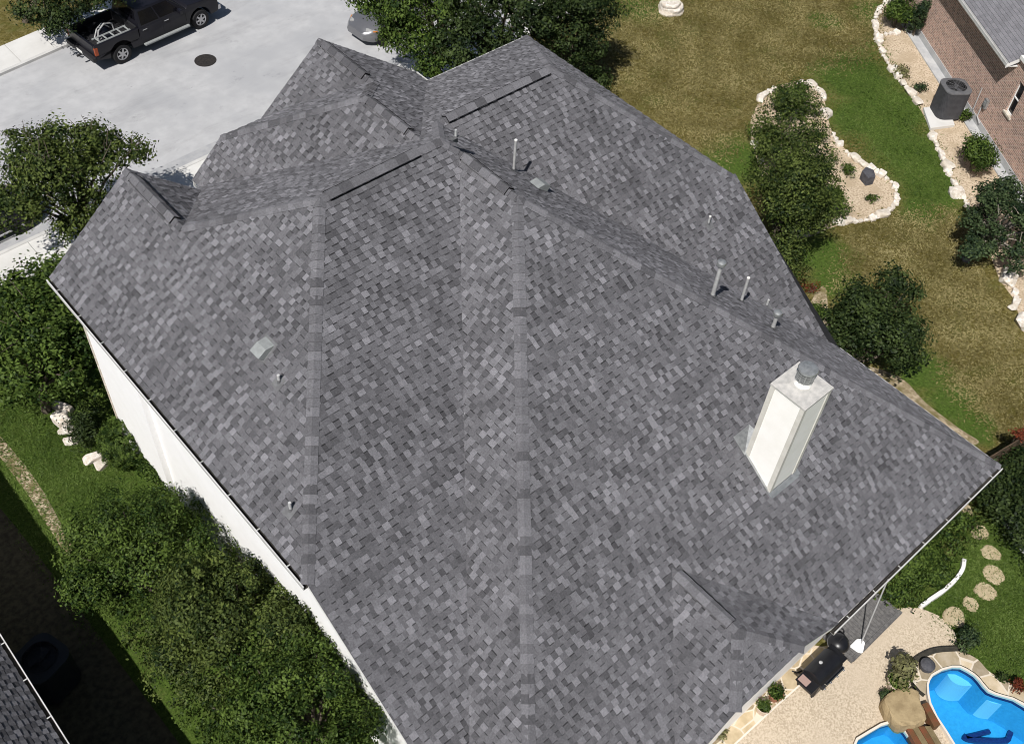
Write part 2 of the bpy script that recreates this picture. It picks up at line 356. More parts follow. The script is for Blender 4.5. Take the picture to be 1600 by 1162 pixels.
def ribbon(mb, pts, wd, z0, z1, mi=0):
    """a kerb or edging that follows a line"""
    P = [Vector((p[0], p[1], 0)) for p in pts]; Lf = []; Rt = []
    for i, p in enumerate(P):
        d = (P[min(i + 1, len(P) - 1)] - P[max(i - 1, 0)]).normalized(); n = Vector((-d.y, d.x, 0)) * wd / 2
        Lf.append(p + n); Rt.append(p - n)
    for i in range(len(P) - 1):
        a, b, c, d = Lf[i], Lf[i + 1], Rt[i + 1], Rt[i]; up = Vector((0, 0, z1)); dn = Vector((0, 0, z0))
        mb.quad(d + up, c + up, b + up, a + up, mi); mb.quad(a + up, b + up, b + dn, a + dn, mi); mb.quad(c + up, d + up, d + dn, c + dn, mi)
    for i in (0, -1): mb.quad(Lf[i] + Vector((0, 0, z1)), Rt[i] + Vector((0, 0, z1)), Rt[i] + Vector((0, 0, z0)), Lf[i] + Vector((0, 0, z0)), mi)
# ================================================================== ground, street, pool
WL = .10                                                    # pool water level
pool_px = [(1452,1064),(1457,1056),(1473,1047),(1489,1042.5),(1501,1043),(1511,1048),(1522,1055),(1529,1062.5),(1535.5,1071),(1544,1080),(1556,1085),(1568.5,1088.6),(1584,1093),(1600,1102.5),
           (1640,1130),(1668,1180),(1650,1240),(1590,1275),(1530,1250),(1505,1195),(1491,1162),(1478,1141),(1464,1120),(1454,1099),(1451,1085),(1450,1071)]
spa_px = [(1360,1144),(1377,1134),(1395,1128.6),(1403,1132),(1414,1144),(1426,1162),(1434,1190),(1420,1222),(1380,1232),(1340,1215),(1330,1180),(1340,1156)]
pool = pix(pool_px, WL); spa = pix(spa_px, WL)
ground = sheet('ground', [(-160, -160), (260, -160), (260, 260), (-160, 260)], 0, MT['lawn'], [pool, spa])
# street with its two kerbs
def kn(x): return 31.35 + .035 * (x - 5)
def kf(x): return 41.5 + .11 * (x - 13)
xs = list(range(-70, 171, 12))
sheet('road', [(x, kn(x)) for x in xs] + [(x, kf(x)) for x in reversed(xs)], .004, MT['road'])
sheet('gutter_pan', [(x, kn(x)) for x in xs] + [(x, kn(x) + .62) for x in reversed(xs)], .008, MT['gutter_pan'])
mb = MB(); ribbon(mb, [(x, kn(x) - .08) for x in xs], .16, 0, .12); ribbon(mb, [(x, kf(x) + .08) for x in xs], .16, 0, .12)
mb.build('kerb', MT['kerb'])['kind'] = 'structure'
def walk(y0, y1, name):
    mb = MB(); x = -70.0
    while x < 170:
        x2 = x + 1.52
        mb.prism([(x, y0(x)), (x2, y0(x2)), (x2, y1(x2)), (x, y1(x))], 0, .11, bottom=False); x = x2 + .018
    mb.build(name, MT['walk'])['kind'] = 'structure'
walk(lambda x: kn(x) - 1.75, lambda x: kn(x) - .165, 'sidewalk')
walk(lambda x: kf(x) + .165, lambda x: kf(x) + 1.75, 'far_sidewalk')
sheet('driveway', [(10.6, 23), (17.2, 23), (18.2, kn(18.2) - 1.77), (9.8, kn(9.8) - 1.77)], .10, MT['walk'])
# left yard: gravel strip
sheet('gravel_strip', smooth_loop(pix([(-60,600),(-20,655),(0,680),(20,704),(40,728),(56,750),(74,778),(92,812),(112,848),(108,868),(96,856),(84,836),(64,806),(46,776),(24,746),(0,714),(-20,690),(-60,640)]), 3), .006, MT['gravel'])
sheet('yard_shade_sheet', [(-5, -10), (1.75, -10), (1.8, 10), (1.6, 17), (1.45, 20.5), (1.2, 24), (1.0, 34), (-5, 34)], .005, MT['soil'])  # dark sheet painting the neighbour's shadow deeper on the side yard
# planting beds
island = smooth_loop(pix([(1172,205),(1183,165),(1205,140),(1241,128),(1270,134),(1286,150),(1292,178),(1303,212),(1330,242),(1360,266),(1390,281),(1401,305),(1390,330),(1360,345),(1310,352),(1250,372),(1215,340),(1192,280)]), 4)
sheet('island_bed', island, .006, MT['sand'])
nbed = pix([(1395,-4),(1378,10),(1369,28),(1368,48),(1372,75),(1384,97),(1405,127),(1424,149),(1440,175),(1455,205),(1466,232),(1480,265),(1494,292),(1512,322),(1540,380),(1562,438),(1586,470),(1596,512),(1640,600)]) + pix([(1760,560),(1620,300),(1585,272),(1440,50),(1405,-20)])
sheet('house_bed', nbed, .006, MT['sand'])
sheet('bare_soil', smooth_loop(pix([(1300,520),(1290,450),(1272,462),(1268,500),(1330,560),(1405,588),(1445,628),(1500,670),(1530,690),(1500,690),(1410,640),(1350,600)]), 3), .005, MT['dirt'])
# patio of exposed aggregate with a band of flagstones along the house
arc = pix([(1340,1020),(1352,1004),(1397,951),(1418,948),(1440,950),(1466,961),(1484,975),(1493,990),(1497,1010),(1527,1031),(1546,1050),(1560,1060),(1578,1069),(1600,1083)], .02)
patio_out = arc + pix([(1680,1125),(1760,1250),(1600,1450),(1200,1500),(960,1330)], .02) + [Vector((10.0, 3.55, .02)), Vector((15.3, 3.55, .02)), Vector((16.2, 3.6, .02))]
sheet('patio', patio_out, .02, MT['patio'], [pool, spa])
fl = pix([(1060,1240),(1147,1163),(1200,1114),(1247,1072),(1290,1034),(1330,1000)], .026)
sheet('flagstone_walk', fl + [Vector((16.0, 3.55, .026)), Vector((8.2, 3.55, .026))], .026, MT['flag'])
mb = MB(); ribbon(mb, fl, .045, .02, .034); mb.build('patio_joint', MT['joint'])['kind'] = 'structure'
# pool and spa shells
def basin(name, loop, depth, parent=None):
    mb = MB(); n = len(loop)
    for i in range(n):
        a, b = loop[i], loop[(i + 1) % n]
        for z0, z1, mi in ((.0195, -.10, 1), (-.10, -depth, 0)):
            mb.quad((a.x, a.y, z0), (b.x, b.y, z0), (b.x, b.y, z1), (a.x, a.y, z1), mi)
    tr = tessellate_polygon([[Vector((p.x, p.y, -depth)) for p in loop]]); mb.add([(p.x, p.y, -depth) for p in loop], [tuple(t) for t in tr], 0)
    return mb.build(name, [MT['plaster'], MT['tile']], parent)
pr = tag(empty('swimming_pool', pool[0]), 'freeform swimming pool of clear blue water with a pale shallow ledge', 'swimming pool')
basin('basin', pool, 1.35, pr)
mb = MB(); mb.prism(smooth_loop(pix([(1484,1035),(1505,1034),(1522,1046),(1535,1058),(1545,1072),(1562,1082),(1590,1088),(1606,1099),(1600,1113),(1575,1102),(1553,1098),(1541,1092),(1531,1081),(1521,1071),(1509,1071),(1497,1069),(1487,1063),(1481,1054),(1479,1043)], -.3), 3), -1.3, -.30)
mb.build('shallow_ledge', MT['shelf'], pr)
def pstrip(pts, wd, z): 
    m_ = MB(); ribbon(m_, smooth_open(pix(pts, z), 4), wd * .5, z - .1, z + .02); m_.build('bench_edge', MT['tile'], pr)
pstrip([(1506,1149),(1512,1153),(1530,1156),(1570,1157),(1577,1150),(1582,1136),(1590,1127)], .26, -1.25)
pstrip([(1510,1151),(1524,1148),(1547,1142)], .2, -1.25)
w_ = sheet('water', pool, WL, MT['water'], kind=None); w_.parent = pr; w_.matrix_parent_inverse = Matrix.Translation(-pr.location)
sr_ = tag(empty('spa', spa[0]), 'small round spa basin of rippled blue water at the frame edge', 'spa')
basin('basin', spa, .7, sr_)
w_ = sheet('water', spa, WL, MT['water'], kind=None); w_.parent = sr_; w_.matrix_parent_inverse = Matrix.Translation(-sr_.location)
def rim(mb, inner, outer_w, z0, z1, mi=0):
    n = len(inner); c = sum((Vector((p.x, p.y, 0)) for p in inner), Vector()) / n
    out = []
    for i, p in enumerate(inner):
        d = (inner[(i + 1) % n] - inner[i - 1]); d.z = 0; d.normalize(); nn = Vector((-d.y, d.x, 0))
        if nn.dot(Vector((p.x, p.y, 0)) - c) < 0: nn = -nn
        out.append(Vector((p.x, p.y, 0)) + nn * outer_w)
    for i in range(n):
        j = (i + 1) % n; a, b = Vector((inner[i].x, inner[i].y, 0)), Vector((inner[j].x, inner[j].y, 0)); U = Vector((0, 0, z1)); D_ = Vector((0, 0, z0))
        mb.quad(a + U, b + U, out[j] + U, out[i] + U, mi); mb.quad(out[i] + U, out[j] + U, out[j] + D_, out[i] + D_, mi); mb.quad(a + U, b + U, b + D_, a + D_, mi)
mb = MB(); rim(mb, pool, .055, .02, .16); mb.build('coping', MT['joint'], pr)
mb = MB(); rim(mb, spa, .06, .02, .16); mb.build('coping', MT['joint'], sr_)
# raised flagstone ledge round the head of the pool
ZL = .20
outer = smooth_open(pix([(1424,1062),(1424,1050),(1432,1036),(1446,1026),(1465,1019),(1490,1017),(1504,1018),(1527,1029),(1544,1047),(1560,1057),(1577,1066),(1600,1079),(1650,1108)], ZL), 4)
inner = pix([(1650,1128),(1602,1097),(1584,1088),(1568.5,1084),(1556,1080),(1546,1075),(1538,1066),(1531,1057),(1523,1050),(1512,1043),(1501,1038),(1489,1038),(1473,1042),(1456,1051),(1450,1061),(1447,1069),(1446,1084),(1438,1078)], ZL)
mb = MB(); loop = [Vector((p.x, p.y, 0)) for p in outer + inner]
tr = tessellate_polygon([loop]); mb.add([(p.x, p.y, ZL) for p in loop], [tuple(t) for t in tr], 0)
for i in range(len(loop)):
    a, b = loop[i], loop[(i + 1) % len(loop)]; mb.quad((a.x, a.y, ZL - .002), (b.x, b.y, ZL - .002), (b.x, b.y, .005), (a.x, a.y, .005), 1)
led = tag(empty('pool_ledge', outer[0]), 'curved raised flagstone ledge with a dark rim round the pool', 'ledge'); led.location.z = 0
mb.build('flagstone_top', [MT['copingflag'], MT['darkstone']], led)
c_ = sum((Vector((p.x, p.y, 0)) for p in pool), Vector()) / len(pool); oo = []
for p in outer[:26]: d_ = (Vector((p.x, p.y, 0)) - c_).normalized(); oo.append(Vector((p.x, p.y, 0)) + d_ * .06)
mb = MB(); ribbon(mb, oo, .13, .02, .24); mb.build('dark_rim', MT['darkstone'], led)
def rock(name, pts, z0, z1, m, jitter=.03, seed=1, inset=.06):
    rg = random.Random(seed); L0 = smooth_loop(pts, 3); n = len(L0); c = sum(L0, Vector()) / n; mb = MB(); rings = []
    for z, k in ((z0, 1), (z0 + (z1 - z0) * .6, 1.02), (z1 - .02, .97), (z1, .9)):
        rings.append([(c.x + (p.x - c.x) * k + rg.uniform(-jitter, jitter), c.y + (p.y - c.y) * k + rg.uniform(-jitter, jitter), z + rg.uniform(-.01, .01)) for p in L0])
    mb.add([p for R in rings for p in R], [(i * n + k, i * n + (k + 1) % n, (i + 1) * n + (k + 1) % n, (i + 1) * n + k) for i in range(3) for k in range(n)] + [tuple(3 * n + k for k in range(n))], 0)
    return mb.build(name, m)
tag(rock('waterfall_rock', pix([(1382,1092),(1391,1080),(1410,1074),(1428,1073),(1437,1082),(1439,1094),(1444,1106),(1449,1122),(1438,1129),(1417,1134),(1402,1129),(1391,1115)], .5), .02, .5, MT['slabrock'], .02, 3), 'big flat tan boulder slab between the pool and the spa', 'boulder')
def plank(px, z0, z1, m):
    mb = MB(); mb.prism([(p.x, p.y) for p in pix(px, z1)], z0, z1); return mb.build('wooden_plank', m, bevel=.012)
tag(plank([(1441,1099),(1450,1096),(1470,1131),(1460,1135)], -.05, .34, MT['redwood']), 'red-brown plank on the pool edge beside the tan boulder', 'plank')
x0 = 0
for i, m in enumerate((MT['redwood'], MT['olive'], MT['redwood'], MT['olive'])):
    a, b = i / 4, (i + .9) / 4
    P = lambda t, y0, y1: ((1415 + 46 * t) + 30 * (y1 - 1133) / 60, y1)
    q = [(1415 + 40 * a, 1135 - 2 * a), (1415 + 40 * b, 1135 - 2 * b), (1470 + 42 * b, 1225), (1470 + 42 * a, 1228)]
    tag(plank(q, -.05, .27, m), ['rust-red plank nearest the spa below the tan boulder', 'olive plank second from the spa below the boulder', 'rust-red plank third from the spa below the boulder', 'olive plank nearest the pool below the boulder'][i], 'plank', 'planks between the pool and the spa')
# deck under the eave
mb = MB()
for i in range(18):
    mb.box((16.80 + i * .122, 3.02, .09), (.055, .42, .05))
mb.box((17.84, 2.54, .085), (1.12, .055, .055)); mb.box((16.68, 3.0, .085), (.05, .5, .055))
tag(mb.build('deck', MT['deck']), 'small weathered grey board deck under the gutter beside the patio', 'deck')
# ================================================================== the house
EH = 6.9                                                    # upper eave height
PL = dict(Lp=('x+',0.8242,4.9880),Mf=('y-',0.6041,22.6712),Mb=('y+',0.6726,10.3350),G1r=('x-',0.8971,10.0956),G2l=('x+',0.9150,9.3979),G2f=('y-',0.6446,24.5607),GR=('x-',0.7301,17.9961),G3l=('x+',0.8139,11.5248),Re=('x-',0.7783,22.2753),Rb=('y+',0.7252,13.6177),Wl=('x+',0.8586,9.2556),Wr=('x-',0.7976,18.1529),We=('y+',0.6835,8.3232),Sl=('x+',0.7856,13.9038),Sr=('x-',0.6549,9.7347),Se=('y+',0.7764,6.0524))
FX = dict(yf1=('y', 21.787), yf3=('y', 23.292), xRr=('x', 22.39), xLr=('x', 5.023), z0=('z', 0), zeg=('z', 1.237), ze=('z', -3.586), zs=('z', -2.34), zq=('z', .25), yS=('y', 3.04), yG2=('y', 22.643))
def peq(n):
    if n in FX:
        a, v = FX[n]; return {'x': (1, 0, 0, v), 'y': (0, 1, 0, v), 'z': (0, 0, 1, v)}[a]
    k, t, c = PL[n]; s = 1 if k[1] == '+' else -1
    return (-s * t, 0, 1, -s * t * c) if k[0] == 'x' else (0, -s * t, 1, -s * t * c)
def V3(a, b, c):
    M = np.array([peq(n) for n in (a, b, c)], float); p = np.linalg.solve(M[:, :3], M[:, 3]); return Vector((p[0], p[1], p[2] + EH))
def nrm(n): v = Vector(peq(n)[:3]); return v.normalized()
def on_plane(px, py, n):
    a = peq(n); v = ray(px, py); nn = np.array(a[:3]); o = np.array([0, 0, CAMZ - EH]); k = (a[3] - nn @ o) / (nn @ v); p = o + k * v
    return Vector((p[0], p[1], p[2] + EH))
def top_for(b, py):
    """height above b at which the upright line from b reaches image row py"""
    lo, hi = 0., 8.
    for _ in range(40):
        m = (lo + hi) / 2; d = CAMR @ np.array([b.x, b.y, b.z + m - CAMZ])
        if PCY - FOC * d[1] / d[2] > py: lo = m
        else: hi = m
    return lo
A1 = V3('Lp','Mb','z0'); A2 = V3('Lp','z0','yf1'); G1p = V3('Lp','G1r','yf1'); G1b = V3('Lp','G1r','Mf'); A5 = V3('Lp','Mf','Mb')
X1 = V3('G1r','Mf','yf1'); V2 = V3('G2l','Mf','zq'); mg = V3('G2l','GR','Mf'); g2 = V3('G2l','GR','G2f'); egc = V3('G2l','G2f','zeg')
G3b = V3('G3l','GR','G2f'); G3p = V3('G3l','GR','yf3'); g3e = V3('G3l','G2f','zeg'); Rin = V3('GR','Mf','z0'); GRr = V3('GR','z0','yf3')
Rc = V3('Mf','Re','z0'); Rap = V3('Mf','Re','Rb'); Rcb = V3('Re','Rb','z0'); K = V3('Mf','Wr','Rb'); Mr = V3('Mf','Mb','Wr'); wm = V3('Wl','Wr','Mb')
vl = V3('Mb','Wl','ze'); Wa = V3('Wl','Wr','We'); Wlc = V3('Wl','We','ze'); Wc = V3('Wr','We','ze'); vb = V3('Rb','Wr','ze')
Sb = V3('Sl','Sr','We'); Sa = V3('Sl','Sr','Se'); cL = V3('Sl','Se','zs'); cR = V3('Sr','Se','zs'); SlE = V3('Sl','We','ze'); SrE = V3('Sr','We','ze')
SlF = V3('Sl','yS','ze'); SrF = V3('Sr','yS','ze')
MbE = V3('Mb','ze','xLr'); RbE = V3('Rb','xRr','ze'); RbT = V3('Rb','xRr','z0'); q_a = V3('Mf', 'yf1', 'G1r'); q_b = Vector((X1.x, V2.y, V2.z))
FACES = dict(Lp=[A1,A2,G1p,G1b,A5], G1r=[G1p,G1b,X1], Mf=[A5,G1b,X1,q_b,V2,mg,Rin,Rc,Rap,K,Mr], G2l=[V2,mg,g2,egc,V3('G2l','yG2','zq')], G2f=[egc,g2,G3b,g3e],
             G3l=[G3p,G3b,g3e,V3('G3l','yG2','zq'),V3('G3l','yf3','zq')], GR=[G3p,G3b,g2,mg,Rin,GRr], Mb=[A1,A5,Mr,wm,vl,MbE], Wl=[wm,Wa,Wlc,vl],
             We=[Wa,Wc,SrE,Sb,SlE,Wlc], Wr=[Mr,K,vb,Wc,Wa,wm], Rb=[Rap,Rcb,RbT,RbE,vb,K], Re=[Rc,Rap,Rcb], Sl=[Sb,Sa,cL,SlF,SlE], Sr=[Sb,Sa,cR,SrF,SrE], Se=[Sa,cL,cR])
house = tag(empty('house', (13, 13, 0)), 'large white two storey house under a grey shingled hip roof', 'house')
def clip(poly, ax, lim, keep_gt):
    out = []; n = len(poly)
    for i in range(n):
        a, b = poly[i], poly[(i + 1) % n]; da = a[ax] - lim; db = b[ax] - lim
        if not keep_gt: da, db = -da, -db
        if da >= 0: out.append(a)
        if (da > 0 and db < 0) or (da < 0 and db > 0):
            t = da / (da - db); out.append((a[0] + (b[0] - a[0]) * t, a[1] + (b[1] - a[1]) * t))
    return out
def _pats():
    rg = random.Random(44); out = []
    for q in range(8):
        x = 0.; p = []; tooth = True
        while x < 3.0:
            wd = rg.uniform(.11, .185) if tooth else rg.uniform(.095, .18)
            tn = rg.choice((.99, 1.05, 1.14, 1.25, 1.40, 1.54)) if tooth else rg.choice((.68, .76, .84, .92, 1.0, 1.06))
            p.append((x, wd, tn, tooth)); x += wd; tooth = not tooth if rg.random() < .9 else tooth
        out.append(p)
    return out
PATS = _pats()
TONES = [.58, .72, .85, .96, 1.04, 1.14, 1.32, 1.55]; TW = [1.0, 1.8, 2.2, 2.3, 2.0, 1.7, 1.4, 1.0]
def shingle(mb, name, poly, seed, E_=.153, plane=None, zoff=EH):
    """courses of separate laminated tabs, each wedge-shaped with a thick lower edge, cut to the outline of the slope"""
    rg = random.Random(seed); k, t, c = PL[name] if plane is None else plane; s = 1 if k[1] == '+' else -1; ux = k[0] == 'y'
    sa = t / math.sqrt(1 + t * t); N = (Vector((-s * t, 0, 1)) if k[0] == 'x' else Vector((0, -s * t, 1))).normalized()
    zm = min(p.z for p in poly)
    P = [((p.x if ux else p.y), (p.z - zm) / sa) for p in poly]
    def W(u, v, h):
        z = zm - zoff + v * sa; a = c + s * z / t
        q = Vector((u, a, z + zoff)) if ux else Vector((a, u, z + zoff)); return q + N * h
    flip = False
    vmax = max(p[1] for p in P); k_ = 0
    while k_ * E_ < vmax:
        v0 = k_ * E_; v1 = v0 + E_; k_ += 1
        band = clip(clip(P, 1, v0, True), 1, v1, False)
        if len(band) < 3: continue
        ua = min(p[0] for p in band); ub = max(p[0] for p in band); pat = PATS[rg.randrange(8)]; LP_ = pat[-1][0] + pat[-1][1]
        off = rg.random() * LP_; i_ = 0; uu = ua - ((ua + off) % LP_)
        was = False
        while uu < ub:
            w0, wd, tn, tooth = pat[i_ % len(pat)]; i_ += 1
            tn *= rg.uniform(.88, 1.13) * (1 + .30 * mnoise.noise(Vector((uu * 1.5, v0 * 2.0, seed * 3.1))) + .16 * mnoise.noise(Vector((uu * .35, v0 * .45, seed * 1.7))))
            if uu + wd <= ua: uu += wd; continue
            cell = clip(clip(band, 0, uu, True), 0, uu + wd, False); uu += wd
            th = .018 if tooth else .006
            if len(cell) < 3: continue
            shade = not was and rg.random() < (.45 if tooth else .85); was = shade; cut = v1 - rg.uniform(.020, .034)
            parts = [(clip(cell, 1, cut, False), tn), (clip(cell, 1, cut, True), tn * rg.uniform(.34, .54))] if shade else [(cell, tn)]  # tab-top strip toned darker: printed band with the tab shadow painted in
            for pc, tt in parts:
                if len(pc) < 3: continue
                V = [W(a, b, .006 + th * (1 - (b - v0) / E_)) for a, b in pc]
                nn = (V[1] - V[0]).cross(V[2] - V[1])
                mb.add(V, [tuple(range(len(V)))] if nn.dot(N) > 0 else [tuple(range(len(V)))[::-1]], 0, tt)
            lo = [p for p in cell if abs(p[1] - v0) < 1e-6]
            if len(lo) >= 2:
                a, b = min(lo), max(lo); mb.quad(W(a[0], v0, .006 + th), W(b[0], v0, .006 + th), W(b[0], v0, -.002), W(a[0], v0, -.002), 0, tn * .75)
    mb.add([p for p in poly], [tuple(range(len(poly)))], 1, 1)
mb = MB()
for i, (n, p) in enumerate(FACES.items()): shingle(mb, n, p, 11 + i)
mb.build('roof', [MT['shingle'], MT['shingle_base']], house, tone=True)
# hip and ridge caps: folded pieces overlapping down the line
def cap_dirs(P0, P1, a, b):
    d = (P1 - P0).normalized(); out = []
    for n in (a, b):
        s = nrm(n).cross(d).normalized()
        if s.z > 0 or (abs(s.z) < 1e-6): s = -s
        out.append((s, nrm(n)))
    return d, out
def cap_line(mb, P0, P1, a, b, w=.15, piece=.205, lift=.012, rise=.02, rg=random.Random(3)):
    d, ((sA, nA), (sB, nB)) = cap_dirs(P0, P1, a, b); L = (P1 - P0).length; up = (nA + nB).normalized(); n = max(1, int(L / piece)); t = 0.0; st = L / n
    for i in range(n):
        q0 = P0 + d * (i * st - .03); q1 = P0 + d * (i + 1) * st; tn = rg.choice((.72, .95, 1.05, 1.15, 1.25, 1.4)); h0, h1 = lift, lift + rise
        for sd, nn in ((sA, nA), (sB, nB)):
            v = [q0 + up * h0 * 1.2, q1 + up * h1 * 1.2, q1 + sd * w + nn * h1, q0 + sd * w + nn * h0]
            mb.quad(*v, 0, tn)
            mb.quad(v[1], v[1] - up * .03, v[2] - nn * .03, v[2], 0, tn * .55)
            mb.quad(v[2], v[3], v[3] - nn * .028, v[2] - nn * .028, 0, tn * .6)
HIPS = [(A5,A1,'Lp','Mb'),(A5,G1b,'Lp','Mf'),(Mr,K,'Mf','Wr'),(Mr,wm,'Mb','Wr'),(Rap,Rc,'Mf','Re'),(Rap,Rcb,'Re','Rb'),(Wa,Wlc,'Wl','We'),(Wa,Wc,'Wr','We'),(g2,egc,'G2l','G2f'),(G3b,g2,'G2f','GR'),(Sa,cL,'Sl','Se'),(Sa,cR,'Sr','Se')]
RIDGES = [(A5,Mr,'Mf','Mb'),(Rap,K,'Mf','Rb'),(wm,Wa,'Wl','Wr'),(G1p,G1b,'Lp','G1r'),(g2,mg,'G2l','GR'),(G3p,G3b,'G3l','GR'),(Sb,Sa,'Sl','Sr')]
for P0, P1, a, b in HIPS:
    mb = MB(); cap_line(mb, P0, P1, a, b); mb.build('hip_cap', MT['shingle'], house, tone=True)
for P0, P1, a, b in RIDGES:
    mb = MB(); cap_line(mb, P0, P1, a, b); mb.build('ridge_cap', MT['shingle'], house, tone=True)
# raised ridge vents over black gaps
def ridge_vent(P0, P1, a, b, t0, t1):
    d, ((sA, nA), (sB, nB)) = cap_dirs(P0, P1, a, b); Q0 = P0.lerp(P1, t0); Q1 = P0.lerp(P1, t1); up = (nA + nB).normalized()
    mb = MB(); cap_line(mb, Q0 + up * .050, Q1 + up * .050, a, b, w=.165, piece=.30, lift=.012, rise=.012)
    for sd, nn in ((sA, nA), (sB, nB)):
        e = sd * .162
        for o0, o1 in ((.066, -.004),):
            mb.quad(Q0 + e + nn * o0, Q1 + e + nn * o0, Q1 + e * 1.06 + nn * o1, Q0 + e * 1.06 + nn * o1, 1)
        for Q in (Q0, Q1): mb.quad(Q + up * .066, Q + e + nn * .064, Q + e + nn * .0, Q, 1)
    mb.build('ridge_vent', [MT['shingle'], MT['black']], house, tone=True)
for (P0, P1, a, b), t0, t1 in zip(RIDGES, (.06,.04,.10,.14,.08,.10,.10), (.80,.93,.86,.86,.78,.85,.90)): ridge_vent(P0, P1, a, b, t0, t1)
# fascia, rakes and gutters
def outv(P0, P1, c=Vector((13.5, 13, 0))):
    d = (P1 - P0); d.z = 0; d.normalize(); n = Vector((d.y, -d.x, 0)); m = (P0 + P1) / 2 - c; return n if n.x * m.x + n.y * m.y > 0 else -n
def board(mb, P0, P1, off, th, drop, n=None, top=0., mi=0):
    n = n or outv(P0, P1); U = Vector((0, 0, 1))
    a = [P + n * off + U * top for P in (P0, P1)]; b = [P + n * (off + th) + U * top for P in (P0, P1)]; D_ = Vector((0, 0, -drop))
    mb.add([a[0], a[1], b[1], b[0], a[0] + D_, a[1] + D_, b[1] + D_, b[0] + D_], [(0, 1, 2, 3), (7, 6, 5, 4), (4, 5, 1, 0), (6, 7, 3, 2), (5, 6, 2, 1), (7, 4, 0, 3)], mi)
mb = MB(); Yp = Vector((0, 1, 0)); Ym = -Yp; Xm = Vector((-1, 0, 0)); Xp = -Xm
for P0, P1, n in ((A1, MbE, Xm), (RbT, RbE, Xp), (A2, G1p, Yp), (G1p, X1, Yp), (egc, V3('G2l','yG2','zq'), Yp), (egc, g3e, Yp), (G3p, V3('G3l','yf3','zq'), Yp), (G3p, GRr, Yp), (cL, cR, Ym), (cR, SrF, Ym), (cL, SlF, Ym)):
    board(mb, P0, P1, -.045, .03, .2, n, -.004)
for P0, P1 in ((A1, A2), (Rc, Rcb), (Rin, Rc), (GRr, Rin), (SrF, Wc), (Wc, vb), (Wlc, vl), (Wlc, SlF)):
    board(mb, P0, P1, -.05, .03, .2, None, -.03)
mb.build('fascia', MT['white'], house)
def gutter(P0, P1, low=0.):
    n = outv(P0, P1); P0 = Vector((P0.x, P0.y, P0.z)); U = Vector((0, 0, 1)); g = MB(); z = -.035 - low
    def bar(o0, o1, z0, z1, mi): 
        v = [P + n * o + U * zz for o, zz in ((o0, z0), (o1, z0), (o1, z1), (o0, z1)) for P in (P0, P1)]
        g.add(v, [(0, 1, 3, 2), (2, 3, 5, 4), (4, 5, 7, 6), (6, 7, 1, 0), (0, 2, 4, 6), (7, 5, 3, 1)], mi)
    bar(-.015, .10, z - .115, z - .105, 0); bar(.087, .10, z - .1045, z - .02, 0); bar(.074, .104, z - .0195, z + .012, 0); bar(0, .0865, z - .1045, z - .085, 1); bar(-.018, -.004, z - .1045, z + .026, 1)
    for P in (P0, P1): pass
    o = g.build('gutter', [MT['gutter_white'], MT['debris_shade']], house)
    L = (P1 - P0).length; d = (P1 - P0).normalized(); m_ = max(1, round(L / 1.15)); h0 = None
    for i in range(m_):
        c = P0.lerp(P1, (i + .55) / m_) - P0
        if h0 is None:
            hg = MB(); hg.add([n * a + d * b + U * zz for zz in (z - .002, z + .008) for a, b in ((-.10, -.014), (.08, -.014), (.08, .014), (-.10, .014))], [(3, 2, 1, 0), (4, 5, 6, 7), (0, 1, 5, 4), (1, 2, 6, 5), (2, 3, 7, 6), (3, 0, 4, 7)])
            h = h0 = hg.build('hanger', MT['gutter_white'], None)
        else: h = h0.copy(); COL.objects.link(h)
        h.parent = o; h.location = P0 + c - house.location
    return o
for P0, P1, lw in ((A1, A2, 0), (Rc, Rcb, .07), (Rin, Rc, .03), (GRr, Rin, 0), (SrF + Vector((-.25, 0, 0)), Wc, 0), (Wc, vb, .05), (Wlc, vl, 0)): gutter(P0, P1, lw)
# walls
mb = MB(); IN = .46
def wallq(a, b, ta, tb, z0=0, mi=0): mb.quad((a[0], a[1], z0), (b[0], b[1], z0), (b[0], b[1], tb), (a[0], a[1], ta), mi)
xl = A1.x + IN; xr = Rc.x - IN; yb = 3.5; yfr = Rc.y - IN
zM = lambda y: EH + PL['Mb'][1] * (y - PL['Mb'][2]) - .12
zR = lambda y: EH + PL['Rb'][1] * (y - PL['Rb'][2]) - .12
TU = EH - .05
JY = 18.6                                                  # the front part of the side wall stands a little proud
wallq((xl - .16, A2.y - .42), (xl - .16, JY), TU, TU); wallq((xl - .16, JY), (xl, JY), TU, TU); wallq((xl, JY), (xl, A1.y), TU, TU)
wallq((xl, A1.y), (xl, 5.0), TU, zM(5.0)); wallq((xl, 5.0), (xl, yb), zM(5.0), 3.25)
wallq((xl, yb), (cL.x, yb), 3.25, 3.3); wallq((cL.x - 1.2, yb), (cR.x + .2, yb), 3.5, 4.5); wallq((cR.x + .2, yb), (Wc.x - IN, yb), 3.3, 3.25)
wallq((Wc.x - IN, yb), (Wc.x - IN, vb.y), 3.25, 3.25); wallq((Wc.x - IN, vb.y), (xr, vb.y), 3.25, 3.25); wallq((xr, vb.y), (xr, Rcb.y), zR(vb.y), TU); wallq((xr, Rcb.y), (xr, yfr), TU, TU)
wallq((xr, yfr), (GRr.x - .4, yfr), TU, TU); wallq((GRr.x - .4, yfr), (GRr.x - .4, GRr.y - .4), TU, TU)
yg = G3p.y - .4
wallq((GRr.x - .4, yg), (G3p.x, yg), TU, G3p.z - .2); wallq((G3p.x, yg), (11.9, yg), G3p.z - .2, TU); wallq((11.9, yg), (11.9, egc.y - .4), TU, TU); wallq((11.9, egc.y - .4), (9.8, egc.y - .4), EH + 1.1, EH + .3)
